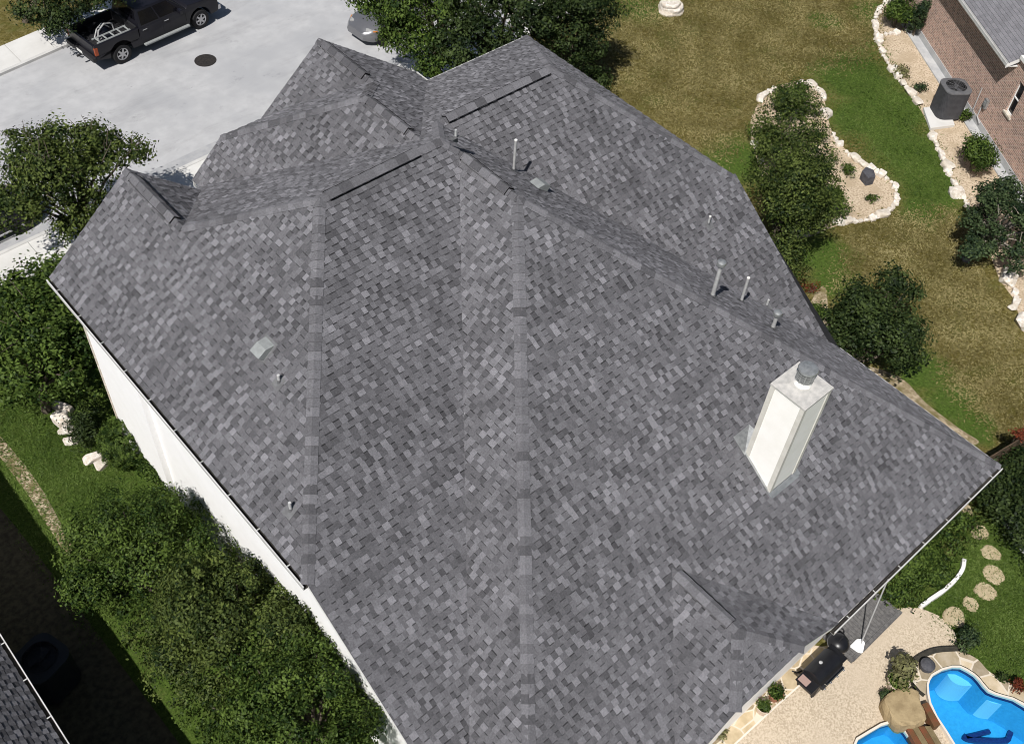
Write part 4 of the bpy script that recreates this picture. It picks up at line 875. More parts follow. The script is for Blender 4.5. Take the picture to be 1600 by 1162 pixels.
bush('small_plant', 'flat brownish plant near the far air conditioner', 'plant', (1412, 112), .12, (.5, .45, .13), L_GRASS, 47, 30, 22, .09, .12)
bush('small_plant', 'low greenish clump above the stone edging near the air conditioner', 'plant', (1440, 138), .2, (.3, .3, .2), L_CEDAR, 48, 24, 22, .08, .08)
# plants round the pool yard
bush('shrub_bed', 'mass of low bushy shrubs under the right rear gutter', 'shrub', (1440, 885), .45, (1.15, .55, .4), L_MID, 49, 330, 36, .085, .13, nlobe=10, extra=((1505, 830, .45, .55), (1480, 850, .45, .55), (1420, 920, .4, .45), (1400, 925, .4, .4), (1465, 895, .4, .45), (1500, 815, .4, .4)))
bush('hedge', 'tall dark ivy hedge at the right frame edge by the fence', 'hedge', (1606, 785), 1.2, (1.2, 1.2, .7), L_DARK, 50, 420, 36, .11, .2, nlobe=12, extra=((1578, 738, 1.3, .42), (1606, 722, 1.4, .55), (1570, 765, 1.1, .42), (1600, 830, .9, .5), (1640, 850, 1.0, .9), (1590, 800, 1.0, .5)))
bush('red_shrub', 'red leaved shrub on top of the fence line', 'shrub', (1596, 676), 1.8, (.3, .2, .2), L_RED, 51, 16, 20, .08, .1)
bush('small_plant', 'grey green shrub at the top of the pool ledge', 'plant', (1510, 1000), .4, (.36, .36, .38), L_CEDAR, 52, 50, 28, .08, .1)
bush('small_plant', 'red leaved plant at the right end of the pool ledge', 'plant', (1588, 1071), .35, (.22, .2, .18), L_RED, 53, 22, 24, .06, .06)
bush('small_plant', 'dark low plant beside the red plant on the ledge', 'plant', (1566, 1058), .2, (.2, .16, .16), L_DARK, 54, 16, 22, .06, .06)
bush('small_plant', 'reddish weed at the wall below the island tree', 'plant', (1268, 448), .3, (.4, .35, .28), L_RED, 55, 14, 14, .07, .12)
bush('small_plant', 'green weed beside the right gutter', 'plant', (1280, 490), .25, (.4, .5, .25), L_MID, 56, 40, 24, .08, .12)
# ---- loose blades standing out of the lawn
def in_poly(P, poly):
    x, y = P[:, 0], P[:, 1]; ins = np.zeros(len(P), bool); n = len(poly)
    for i in range(n):
        x0, y0 = poly[i][0], poly[i][1]; x1, y1 = poly[(i + 1) % n][0], poly[(i + 1) % n][1]
        c = ((y0 > y) != (y1 > y)); xx = (x1 - x0) * (y - y0) / (y1 - y0 + 1e-12) + x0; ins ^= c & (x < xx)
    return ins
def blades(name, region, n, m, seed, size, avoid=()):
    rg = np.random.default_rng(seed); R = np.array([(p.x, p.y) for p in region]); lo, hi = R.min(0), R.max(0)
    P = rg.uniform(lo, hi, (n, 2)); ok = in_poly(P, region)
    for a in avoid: ok &= ~in_poly(P, a)
    P = P[ok] + rg.normal(0, .28, (int(ok.sum()), 2)); q = np.column_stack([P, rg.uniform(.015, .05, len(P))]); nv = unit(rg.normal(size=(len(P), 3)) * .8 + np.array([0, 0, .9]))
    patch = .5 + .35 * np.sin(P[:, 0] * 1.7 + 2 * np.sin(P[:, 1] * .9)) * np.sin(P[:, 1] * 1.3 + 1.5 * np.sin(P[:, 0] * .8))
    o = leaves(name, q, nv, size, patch + rg.normal(0, .22, len(P)), m, None, .28); o['kind'] = 'stuff'; return o
L_DRY = leaf_mat('dry_grass_blades', (.085, .072, .018), (.30, .26, .12), .15)
L_GRN = leaf_mat('green_grass_blades', (.036, .068, .009), (.125, .18, .040), .2)
blades('dry_grass', pix([(930,-10),(1380,-10),(1375,60),(1330,110),(1240,110),(1170,190),(1140,260),(820,50)]), 60000, L_DRY, 1, .13)
blades('dry_grass', pix([(1330,355),(1410,330),(1500,330),(1540,440),(1600,540),(1620,680),(1560,690),(1480,600),(1440,520),(1400,420),(1290,470)]), 42000, L_DRY, 2, .12)
blades('green_grass', pix([(1260,105),(1370,60),(1430,160),(1500,310),(1420,330),(1400,280),(1320,225),(1300,160)]), 24000, L_GRN, 3, .11)
blades('green_grass', pix([(-20,640),(140,560),(200,720),(240,900),(150,1000),(-20,720)]), 36000, L_GRN, 4, .09, [pix([(-20,655),(0,684),(40,732),(92,818),(108,850),(100,858),(60,798),(0,710),(-20,684)])])
blades('green_grass', pix([(1490,780),(1530,760),(1620,900),(1620,1060),(1570,1045),(1500,1000),(1460,945),(1510,880)]), 26000, L_GRN, 5, .09)
# ================================================================== stones
def stone_mesh(name, rx, ry, rz, seed, m):
    rg = random.Random(seed); bm = bmesh.new()
    for _ in range(26):
        d = Vector((rg.gauss(0, 1), rg.gauss(0, 1), rg.gauss(0, .9))).normalized(); q = [abs(a) ** .6 * (1 if a > 0 else -1) for a in d]; k = rg.uniform(.82, 1.12)
        bm.verts.new((q[0] * rx * k, q[1] * ry * k, max(q[2] * k, -.5) * rz + rz * .4))
    bmesh.ops.convex_hull(bm, input=bm.verts); bmesh.ops.bevel(bm, geom=bm.edges[:], offset=min(rx, ry) * .09, segments=1, affect='EDGES', clamp_overlap=True)
    bmesh.ops.recalc_face_normals(bm, faces=bm.faces); me = bpy.data.meshes.new(name); bm.to_mesh(me); bm.free(); me.materials.append(m); return me
SM = [stone_mesh('edging_stone', *d, 60 + i, MT['boulder'] if i != 2 else MT['limestone']) for i, d in enumerate(((.17, .12, .10), (.14, .13, .12), (.21, .13, .11), (.12, .10, .08), (.16, .15, .13)))]
def stone_row(px, label, group, spacing=.27, wob=.03, skip=0):
    P = smooth_open(pix(px), 6); rg = random.Random(len(px)); acc = 0; d = 0; last = P[0]
    for i in range(1, len(P)):
        seg = P[i] - P[i - 1]; L = seg.length; s = 0
        while acc + (L - s) >= spacing * .999:
            s += spacing - acc; acc = 0; q = P[i - 1] + seg * (s / L)
            if rg.random() < skip: continue
            o = bpy.data.objects.new('edging_stone', rg.choice(SM)); COL.objects.link(o); k = rg.choice((.65, .8, .95, 1.1, 1.3, 1.5)) * rg.uniform(.92, 1.08)
            o.location = (q.x + rg.uniform(-wob, wob), q.y + rg.uniform(-wob, wob), 0); o.scale = (k, k * rg.uniform(.85, 1.15), k); o.rotation_euler = (0, 0, math.atan2(seg.y, seg.x) + rg.uniform(-.5, .5) + (math.pi if rg.random() < .5 else 0))
            tag(o, label, 'stone', group)
        acc += L - s
stone_row([(1396,0),(1382,8),(1371,20),(1367,38),(1369,55),(1374,72),(1381,90),(1392,107),(1404,124),(1416,139),(1428,155),(1434,163)], 'white limestone of the curved edging above the air conditioner pad', 'stones edging the far part of the brick house bed')
stone_row([(1376,54),(1388,55),(1401,52)], 'white limestone of the short cross row in the brick house bed', 'stones of the short cross row', .25)
stone_row([(1453,203),(1460,222),(1468,238),(1474,252),(1480,266),(1488,284),(1497,297),(1506,312),(1513,330)], 'white limestone of the edging between the pad and the juniper', 'stones edging the near part of the brick house bed')
stone_row([(1562,434),(1572,438),(1582,452),(1586,470),(1580,486)], 'white limestone at the foot of the juniper', 'stones at the foot of the juniper', .3)
stone_row([(1590,497),(1597,508),(1608,516)], 'white limestone at the right frame edge below the juniper', 'stones at the right frame edge', .28)
stone_row([(1316,233),(1324,241),(1333,247),(1345,256),(1357,265),(1372,272),(1384,279),(1394,287),(1399,297),(1400,310),(1396,322),(1386,332),(1372,339),(1356,344),(1340,347),(1325,347),(1310,349),(1291,344)], 'white limestone on the lawn side of the island bed', 'stones edging the open end of the island bed', .26)
stone_row([(1183,160),(1192,151),(1203,144),(1213,138)], 'white limestone at the far left end of the island bed', 'stones at the far left end of the island bed', .26)
stone_row([(1241,131),(1252,130),(1268,136),(1278,142),(1284,150),(1287,158)], 'white limestone at the far tip of the island bed', 'stones at the far tip of the island bed', .28)
stone_row([(1177,219),(1182,232),(1187,247),(1191,259)], 'white limestone on the left side of the island bed', 'stones on the left side of the island bed', .3)
stone_row([(1297,205),(1304,216),(1311,226)], 'small buff stone in the thin middle of the island edging', 'buff stones of the island edging', .3)
def boulder(px, d, seed, label, m='boulder', rz=0., z=0):
    p = at(*px); o = bpy.data.objects.new('boulder', stone_mesh('boulder', *d, seed, MT[m])); COL.objects.link(o); o.location = (p.x, p.y, z); o.rotation_euler = (0, 0, rz); return tag(o, label, 'boulder')
boulder((1289, 180), (.30, .26, .24), 81, 'grey white boulder on the right edge of the island bed')
boulder((100, 640), (.16, .42, .22), 82, 'long leaning grey boulder topmost beside the left yard shrubs', 'limestone', .5)
boulder((98, 658), (.30, .28, .26), 83, 'square pale boulder below the long leaning one')
boulder((108, 674), (.13, .36, .16), 84, 'narrow pale boulder below the square one', 'boulder', 1.0)
boulder((113, 691), (.14, .28, .14), 85, 'thin flat boulder halfway down the shrub edge', 'boulder', .9)
boulder((146, 719), (.27, .2, .2), 86, 'white angular boulder left of the round shrub foot')
boulder((161, 727), (.28, .2, .16), 87, 'rough tan boulder right of the white angular one', 'limestone')
boulder((1493, 305), (.34, .3, .22), 88, 'large white boulder between shrub and juniper', 'boulder', .6)
boulder((1575, 437), (.40, .32, .26), 89, 'large white boulder under the juniper', 'boulder', .4)
boulder((1598, 508), (.36, .34, .3), 90, 'big white boulder cut by the right frame edge')
p = at(1352, 282); mb = MB(); mb.prism([(p.x + a, p.y + b) for a, b in ((-.30, -.22), (.02, -.34), (.30, -.05), (.22, .28), (-.12, .22))], 0, .42)
o = mb.build('slate', MT['slate'], bevel=.03); tag(o, 'dark slate rock standing in the sand of the island bed', 'rock')
# stacked stone feature on the far lawn
p = at(1047, 17); sr = tag(empty('stone_stack', (p.x, p.y, 0)), 'stack of flat white stones on the far lawn', 'stone stack')
for k, (dx, rr, z0, z1) in enumerate(((0, .60, 0, .14), (.03, .54, .14, .36), (-.04, .46, .36, .52))):
    rg = random.Random(k + 3); pts = [Vector((p.x + dx + rr * rg.uniform(.85, 1.1) * math.cos(a), p.y + rr * rg.uniform(.85, 1.1) * math.sin(a), 0)) for a in [i * math.pi / 5 for i in range(10)]]
    o = rock('flat_stone', pts, z0, z1, MT['boulder'], .02, k); o.parent = sr; o.matrix_parent_inverse = Matrix.Translation(-sr.location)
    if k == 0: o.data.materials[0] = MT['limestone']
# stepping stones and white curved edging in the pool yard
for k, (px, a, b, lb) in enumerate((((1504,800), .34, .2, 'half hidden stepping stone under the gutter corner'), ((1529,831), .27, .2, 'kite shaped stepping stone second from the gutter'), ((1547,863), .29, .22, 'stepping stone third from the gutter'), ((1552,898), .32, .24, 'broad stepping stone in the middle of the row'),
      ((1539,925), .30, .26, 'roundish stepping stone below the broad one'), ((1516,945), .23, .19, 'smallest stepping stone in the row'), ((1489,963), .32, .24, 'stepping stone touching the patio edge'))):
    p = at(*px); rg = random.Random(k + 40); ph = rg.uniform(0, 6)
    pts = [Vector((p.x + a * rg.uniform(.82, 1.15) * math.cos(ph + i * math.pi / 4), p.y + (b + .08) * rg.uniform(.82, 1.15) * math.sin(ph + i * math.pi / 4), 0)) for i in range(8)]
    tag(rock('stepping_stone', pts, 0, .045, MT['step'], .01, k), lb, 'stepping stone', 'stepping stones through the pool yard')
mb = MB(); ribbon(mb, smooth_open(pix([(1504,877),(1501,893),(1489,910),(1471,926),(1452,939),(1437,950)]), 6), .11, 0, .16); tag(mb.build('garden_edging', MT['white']), 'white curved kerb edging the shrub bed by the patio', 'edging')
mb = MB(); ribbon(mb, smooth_open(pix([(1531,742),(1545,775),(1568,815),(1600,862),(1640,915)]), 5), .16, 0, .10); tag(mb.build('garden_edging', MT['slab']), 'grey kerb in the shade of the ivy hedge', 'edging')
# wooden fence running from the house to the right
fa = at(1541, 717, 1.72); fb = at(1612, 674, 1.72); fa.z = 0; fb.z = 0; fr = tag(empty('fence', fa), 'brown wooden fence from the house corner into the ivy hedge', 'fence')
fdv = (fb - fa).normalized(); FLn = (fb - fa).length + 8; fn = Vector((-fdv.y, fdv.x, 0)); fa2 = fa - fdv * 3.2
mb = MB(); k = 0; rg = random.Random(9)
while k * .145 < FLn + 3.2:
    p = fa2 + fdv * k * .145; h = 1.72 + rg.uniform(-.015, .015); q = [p - fn * .012, p + fdv * .137 - fn * .012, p + fdv * .137 + fn * .012, p + fn * .012]; mb.prism([(v.x, v.y) for v in q], .03, h); k += 1
mb.build('picket_panel', MT['fence'], fr)
mb = MB(); p0, p1 = fa2 + fn * .035, fa2 + fdv * (FLn + 3.2) + fn * .035
for z in (.4, 1.35): mb.add([p0 + fn * a + Vector((0, 0, z + b)) for a, b in ((-.02, -.045), (.02, -.045), (.02, .045), (-.02, .045))] + [p1 + fn * a + Vector((0, 0, z + b)) for a, b in ((-.02, -.045), (.02, -.045), (.02, .045), (-.02, .045))], [(0, 1, 5, 4), (1, 2, 6, 5), (2, 3, 7, 6), (3, 0, 4, 7)])
mb.build('rail', MT['fence'], fr)
# ================================================================== pots, grill and other things by the pool
def potted(px, r0, h, label, mpot, mleaf, seed, fol, z=0.02):
    p = at(*px, z + h); root = tag(empty('potted_plant', (p.x, p.y, z)), label, 'potted plant'); mb = MB()
    mb.lathe(Vector((p.x, p.y, z)), [(r0 * .72, 0), (r0 * .95, h * .85), (r0 * 1.08, h * .86), (r0 * 1.08, h), (r0 * .93, h), (r0 * .9, h * .9)], 22, 0); mb.build('pot', mpot, root, smooth=True)
    mb = MB(); mb.lathe(Vector((p.x, p.y, z)), [(r0 * .9, h * .84), (r0 * .9, h * .9)], 18); mb.build('soil', MT['soil'], root)
    rg = np.random.default_rng(seed); C = np.array([[p.x, p.y, z + h + fol * .45]]); Rr = np.array([[fol, fol, fol * .7]])
    q, nv, t = foliage(C, Rr, 26, 22, .065, rg, fol * .3, .2); leaves('foliage', q, nv, .065, t, mleaf, root); return root
potted((1213, 1082), .19, .3, 'brown pot of green leaves nearer the black grill on the flagstones', MT['pot'], L_MID, 1, .19)
potted((1194, 1103), .18, .3, 'mossy pot left of the other pot on the flagstones', MT['palepot'], L_LIGHT, 2, .17)
potted((1405, 1064), .28, .4, 'big pot of spiky grass between the patio and the pool', MT['palepot'], L_LIGHT, 3, .32)
bush('ornamental_grass', 'spray of dark grassy plumes rising behind the big pot', 'plant', (1412, 1050), .75, (.34, .34, .35), L_GRASS, 57, 40, 24, .14, .12)
potted((1383, 1086), .11, .2, 'small pot beside the tan boulder', MT['slate'], L_CEDAR, 4, .13)
potted((1190, 1052), .12, .25, 'small plant by the white wall base near the grill', MT['palepot'], L_MID, 6, .16)
bush('small_plant', 'brownish plant at the lower roof edge on the flagstones', 'plant', (1127, 1140), .18, (.24, .18, .18), L_GRASS, 58, 18, 20, .06, .08)
p = at(1449, 1039, ZL + .2); mb = MB(); mb.lathe(Vector((p.x, p.y, ZL)), [(.12, 0), (.19, .12), (.20, .26), (.12, .34), (.04, .36)], 20); o = mb.build('urn', MT['slate'], smooth=True); tag(o, 'dark round urn standing on the flagstone ledge', 'urn')
# black grill
gx, gy = 15.42, 2.84
gr = tag(empty('grill', (gx, gy, .02)), 'large black barbecue grill on the patio near the gutter end', 'grill')
mb = MB(); mb.box((gx, gy, .50), (.45, .28, .36)); mb.build('cabinet', MT['grillblk'], gr, bevel=.02)
mb = MB(); n = 10; pr_ = [(-.30 + .60 * i / n, .90 + .22 * math.sin(math.pi * i / n) ** .7) for i in range(n + 1)]
V = [(gx - .47, gy + a, z) for a, z in pr_] + [(gx + .47, gy + a, z) for a, z in pr_]; m_ = n + 1
mb.add(V, [(i, i + 1, m_ + i + 1, m_ + i) for i in range(n)] + [tuple(range(m_)), tuple(range(m_, 2 * m_))[::-1], (0, m_, 2 * m_ - 1, m_ - 1)]); mb.build('lid', MT['grillblk'], gr, smooth=True)
for a_, b_ in ((gx - .65, .17), (gx + .60, .12)): mb = MB(); mb.box((a_, gy, .885), (b_, .27, .02)); mb.build('side_shelf', MT['grillblk'], gr, bevel=.006)
mb = MB(); mb.box((gx - .67, gy + .09, .909), (.11, .14, .004)); mb.build('shelf_tray', MT['shelfwood'], gr)
mb = MB(); mb.tube([(gx - .38, gy - .32, .98), (gx - .38, gy - .38, 1.0), (gx + .38, gy - .38, 1.0), (gx + .38, gy - .32, .98)], .014, 8); mb.build('handle', MT['chrome'], gr, smooth=True)
mb = MB(); mb.box((gx, gy - .33, .82), (.45, .05, .06)); mb.build('control_panel', MT['plastic'], gr, bevel=.008)
for k in range(4): mb = MB(); x = gx - .4 + k * .27; mb.tube([(x, gy - .38, .82), (x, gy - .42, .82)], .03, 12); mb.build('knob', MT['chrome'], gr, smooth=True)
mb = MB(); mb.lathe(Vector((gx - .05, gy + .1, 1.09)), [(.05, 0), (.05, .02), (.02, .03)], 14); mb.build('thermometer', MT['pvc'], gr)
for sx in (-1, 1):
    for sy in (-1, 1): mb = MB(); mb.tube([(gx + sx * .38, gy + sy * .23 - .02, .085), (gx + sx * .38, gy + sy * .23 + .02, .085)], .062, 14); mb.build('caster', MT['tyre'], gr, smooth=True)
kx, ky = 16.42, 3.02
kt = tag(empty('kettle_grill', (kx, ky, .02)), 'round black kettle grill with a shiny rim behind the big grill', 'grill')
mb = MB(); mb.lathe(Vector((kx, ky, 0)), [(.05, .42), (.18, .46), (.26, .56), (.285, .68), (.285, .70)], 26); mb.build('bowl', MT['grillblk'], kt, smooth=True)
mb = MB(); mb.lathe(Vector((kx, ky, 0)), [(.295, .70), (.28, .78), (.21, .87), (.10, .915), (.02, .925)], 26); mb.build('lid', MT['grillblk'], kt, smooth=True)
mb = MB(); mb.lathe(Vector((kx, ky, 0)), [(.288, .69), (.302, .69), (.302, .712), (.288, .712)], 26); mb.build('rim', MT['chrome'], kt, smooth=True)
mb = MB(); mb.tube([(kx - .06, ky, .92), (kx - .06, ky, .97), (kx + .06, ky, .97), (kx + .06, ky, .92)], .011, 6); mb.build('lid_handle', MT['plastic'], kt)
for k in range(3): a = k * 2.094 + .4; mb = MB(); mb.tube([(kx + .16 * math.cos(a), ky + .16 * math.sin(a), .50), (kx + .30 * math.cos(a), ky + .30 * math.sin(a), .02)], .013, 6); mb.build('leg', MT['plastic'], kt)
# coiled hose on the deck
hx, hy = 17.05, 3.28; mb = MB(); mb.tube([(hx + .14 * math.cos(t * .5) * (1 - t * .006), hy + .12 * math.sin(t * .5), .16 + t * .0025) for t in range(46)], .014, 6); tag(mb.build('garden_hose', MT['plastic'], smooth=True), 'black coiled hose on the deck beside the kettle grill', 'hose')
mb = MB(); mb.tube([(15.2, 3.42, .03), (15.25, 3.3, .05), (15.42, 3.25, .035)], .02, 6); tag(mb.build('tool_handle', MT['plastic'], smooth=True), 'short black tool lying by the wall behind the grill', 'tool')
# air conditioners
def ac_unit(p, rz, label, m_pad=True):
    r = tag(empty('air_conditioner', (p.x, p.y, 0), rz), label, 'air conditioner'); hw = .57; hh = 1.32; z0 = .14; nseg = 7; rc = .33
    prof = []
    for cx, cy, a0 in ((hw - rc, hw - rc, 0), (-hw + rc, hw - rc, 90), (-hw + rc, -hw + rc, 180), (hw - rc, -hw + rc, 270)):
        for k in range(nseg + 1): a = R_(a0 + 90 * k / nseg); prof.append((cx + rc * math.cos(a), cy + rc * math.sin(a)))
    n = len(prof); mb = MB(); rings = []; z = z0
    while z < z0 + hh - .05:
        for s, dz in ((1, 0), (1.0, .028), (.972, .030), (.972, .042)): rings.append([(x * s, y * s, z + dz) for x, y in prof])
        z += .044
    mb.add([q for R in rings for q in R], [(i * n + k, i * n + (k + 1) % n, (i + 1) * n + (k + 1) % n, (i + 1) * n + k) for i in range(len(rings) - 1) for k in range(n)])
    mb.build('louvred_case', MT['acmetal'], r, world=False)
    zt = z0 + hh - .03; mb = MB(); R1 = .44
    for k in range(n):
        a, b = prof[k], prof[(k + 1) % n]; ca = [R1 * v / math.hypot(*a) for v in a]; cb = [R1 * v / math.hypot(*b) for v in b]
        mb.quad((a[0] * 1.02, a[1] * 1.02, zt), (b[0] * 1.02, b[1] * 1.02, zt), (cb[0], cb[1], zt + .03), (ca[0], ca[1], zt + .03)); mb.quad((a[0] * 1.02, a[1] * 1.02, zt), (b[0] * 1.02, b[1] * 1.02, zt), (b[0] * 1.02, b[1] * 1.02, zt - .05), (a[0] * 1.02, a[1] * 1.02, zt - .05))
        mb.quad((ca[0], ca[1], zt + .03), (cb[0], cb[1], zt + .03), (cb[0], cb[1], zt - .16), (ca[0], ca[1], zt - .16), 1)
    mb.add([(R1 * v[0] / math.hypot(*v), R1 * v[1] / math.hypot(*v), zt - .16) for v in prof], [tuple(range(n))], 1)
    mb.build('top_shroud', [MT['actop'], MT['black']], r, world=False)
    mb = MB()
    for k in range(3):
        a = k * 2.094 + .5; c, s = math.cos(a), math.sin(a); mb.add([(x * c - y * s, x * s + y * c, zt + z) for x, y, z in ((.04, -.06, -.06), (.30, -.13, -.1), (.31, .10, -.05), (.04, .05, -.05))], [(0, 1, 2, 3)])
    mb.lathe(Vector((0, 0, zt - .08)), [(.07, 0), (.07, .05), (.03, .06)], 14); mb.build('fan', MT['acmetal'], r, world=False)
    mb = MB()
    for rr in (.10, .19, .28, .37, .43): mb.tube([(rr * math.cos(t * .2618), rr * math.sin(t * .2618), zt + .033) for t in range(25)], .004, 4, cap=False)
    for k in range(8): a = k * math.pi / 4; mb.tube([(.02 * math.cos(a), .02 * math.sin(a), zt + .035), (.45 * math.cos(a), .45 * math.sin(a), zt + .033)], .005, 4)
    mb.build('fan_guard', MT['actop'], r, world=False); return r
pa = at(1474, 181); ac = ac_unit(Vector((pa.x + .10, pa.y + .04, 0)), math.atan2(WD.y, WD.x), 'grey louvred air conditioner on a white pad by the brick wall')
mb = MB(); q = pix([(1443,168),(1454,200),(1492,195)], .14); a, b, c = q; d = a + (c - b); mb.prism([(v.x, v.y) for v in (a, b, c, d)], 0, .14); tag(mb.build('equipment_pad', MT['walk'], bevel=.015), 'white concrete pad under the air conditioner', 'pad')
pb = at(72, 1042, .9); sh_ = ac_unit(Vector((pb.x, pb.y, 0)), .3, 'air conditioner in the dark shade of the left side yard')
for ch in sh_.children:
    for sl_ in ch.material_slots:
        sl_.link = 'OBJECT'; sl_.material = MT['plastic']  # every part recoloured black: the yard shade is put into the colour
# black lantern in the far bed
p = at(1411, 48); ln_ = tag(empty('garden_lantern', (p.x, p.y, 0)), 'black post lantern in front of the far shrub', 'lantern'); mb = MB(); mb.tube([(p.x, p.y, -.02), (p.x, p.y, .45)], .03, 8); mb.build('post', MT['plastic'], ln_)
mb = MB(); mb.lathe(Vector((p.x, p.y, .45)), [(.07, 0), (.12, .06), (.13, .3), (.16, .32), (.05, .42)], 8); mb.build('lamp_head', MT['slate'], ln_)
# manhole
p = at(321, 95); mh = tag(empty('manhole', (p.x, p.y, .008)), 'round rusty iron manhole cover in the grey street', 'manhole'); mb = MB(); mb.lathe(Vector((p.x, p.y, .005)), [(.46, 0), (.46, .010), (.40, .011), (.39, .006), (.38, .006)], 32); mb.build('frame', MT['iron'], mh)
mb = MB(); mb.lathe(Vector((p.x, p.y, .005)), [(.375, 0), (.375, .011), (.30, .012), (.29, .017), (.22, .017), (.21, .012), (.12, .012), (.11, .017), (.02, .017)], 32); mb.build('cover', MT['iron'], mh)
# ================================================================== vehicles (local x forward, y left)
def wheel(par, x, y, rad, wid, side):
    mb = MB(); pr_ = [(rad * .62, -wid / 2), (rad * .93, -wid / 2), (rad, -wid * .36), (rad, wid * .36), (rad * .93, wid / 2), (rad * .62, wid / 2)]; n = 28; V = []
    for r_, w_ in pr_:
        for k in range(n): a = 2 * math.pi * k / n; V.append((r_ * math.cos(a), w_, r_ * math.sin(a)))
    m_ = len(pr_); mb.add(V, [(i * n + k, i * n + (k + 1) % n, ((i + 1) % m_) * n + (k + 1) % n, ((i + 1) % m_) * n + k) for i in range(m_) for k in range(n)])
    root = empty('wheel', (x, y, rad)); root.parent = par
    t = mb.build('tyre', MT['tyre'], root, world=False, smooth=True)
    mb = MB(); s = side; o = s * wid * .44
    V = [(rad * .63 * math.cos(2 * math.pi * k / n), o, rad * .63 * math.sin(2 * math.pi * k / n)) for k in range(n)] + [(rad * .52 * math.cos(2 * math.pi * k / n), o - s * .02, rad * .52 * math.sin(2 * math.pi * k / n)) for k in range(n)]
    mb.add(V, [(k, (k + 1) % n, n + (k + 1) % n, n + k) for k in range(n)])
    for k in range(6):
        a = k * math.pi / 3 + .2; c, sn = math.cos(a), math.sin(a)
        P = [(u * c - v * sn, o - s * .01 + s * e, u * sn + v * c) for u, v, e in ((.02, -.05, .012), (rad * .55, -.035, 0), (rad * .55, .035, 0), (.02, .05, .012))]; mb.add(P, [(0, 1, 2, 3)])
    mb.lathe(Vector((0, 0, 0)), [(.01, 0)], 3) if False else None
    V = [(.07 * math.cos(2 * math.pi * k / 14), o + s * .008, .07 * math.sin(2 * math.pi * k / 14)) for k in range(14)]; mb.add(V, [tuple(range(14))])
    mb.build('rim', MT['rim'], root, world=False)
    mb = MB(); V = [(rad * .6 * math.cos(2 * math.pi * k / n), o - s * .05, rad * .6 * math.sin(2 * math.pi * k / n)) for k in range(n)]; mb.add(V, [tuple(range(n))]); mb.build('brake_disc', MT['black'], root, world=False)
def arch(x, r, z0, n=9): return [(x + r * math.cos(a), z0 + r * math.sin(a)) for a in [math.pi * (1 - k / n) for k in range(n + 1)]]
def greenhouse(secs):
    """secs: list of (x, half width, z) rings bottom->top as quads: bottom ring then top ring"""
    pass
# ---- charcoal crew-cab pickup
tp0, tp1 = at(193, 97), at(314, 43); wbse = (tp1 - tp0).length; tdir = (tp1 - tp0).normalized(); tl = Vector((-tdir.y, tdir.x, 0)); WID = 1.02
tc = (tp0 + tp1) / 2 + tl * (WID - .12); truck = tag(empty('pickup_truck', (tc.x, tc.y, 0), math.atan2(tdir.y, tdir.x)), 'charcoal crew cab pickup truck parked at the far kerb with cargo in its open bed', 'pickup truck')
xr_, xf_ = -wbse / 2, wbse / 2; RW = .43
def bld(mb, name, m, **k): return mb.build(name, m, truck, world=False, **k)
mb = MB()                                                 # lower body sides with wheel openings, hood, cab floor
side = [(xr_ - 1.15, .62)] + arch(xr_, .54, .46)[::1] + arch(xf_, .54, .46) + [(xf_ + .95, .50), (xf_ + 1.0, .80), (xf_ + .95, 1.08), (xf_ + .80, 1.22), (xf_ - .55, 1.33), (xf_ - .62, 1.20), (xr_ + .95, 1.20), (xr_ + .95, .95), (xr_ + .90, .80), (xr_ - 1.15, .80)]
mb.prof_y(side, -WID, WID); bld(mb, 'body', MT['truckpaint'], bevel=.045, smooth=True)
mb = MB()                                                 # bed walls
for s in (-1, 1): mb = MB(); mb.box(((xr_ - 1.15 + xr_ + .92) / 2, s * (WID - .05), 1.03), (1.035, .05, .235)); bld(mb, 'bed_side', MT['truckpaint'], bevel=.03, smooth=True)
mb = MB(); mb.box((xr_ + .90, 0, 1.05), (.04, WID - .11, .24)); bld(mb, 'bed_front', MT['plastic'])
mb = MB(); mb.box((xr_ - 1.12, 0, 1.02), (.045, WID - .105, .23)); bld(mb, 'tailgate', MT['truckpaint'], bevel=.02)
mb = MB(); mb.box((xr_ - .10, 0, .82), (.98, WID - .12, .015)); 
for k in range(9): mb.box((xr_ - .10, -.8 + k * .2, .84), (.97, .04, .008))
for s in (-1, 1): mb.box((xr_, s * (WID - .24), .93), (.42, .13, .10))
bld(mb, 'bed_liner', MT['plastic'])
mb = MB()                                                 # cab
cb0, cb1 = xr_ + .96, xf_ - .60; zt = 1.92
def frust(mbx, x0, x1, w0, z0, X0_, X1_, w1, z1, mi=0):
    P = [(x0, -w0, z0), (x1, -w0, z0), (x1, w0, z0), (x0, w0, z0), (X0_, -w1, z1), (X1_, -w1, z1), (X1_, w1, z1), (X0_, w1, z1)]; mbx.add(P, [(3, 2, 1, 0), (4, 5, 6, 7), (0, 1, 5, 4), (1, 2, 6, 5), (2, 3, 7, 6), (3, 0, 4, 7)], mi); return P
frust(mb, cb0, cb1, WID - .015, 1.19, cb0 + .14, cb1 - .80, WID - .22, zt); bld(mb, 'cab', MT['truckpaint'], bevel=.05, smooth=True)
def face_pt(fx, fz, s, off=.004):
    """point on the slanted side of the cab: fx along, fz 0..1 up"""
    a = cb0 + .14 * fz; b = cb1 - .80 * fz; wv = (WID - .015) - .205 * fz; return (a + (b - a) * fx, s * (wv + off), 1.19 + (zt - 1.19) * fz)
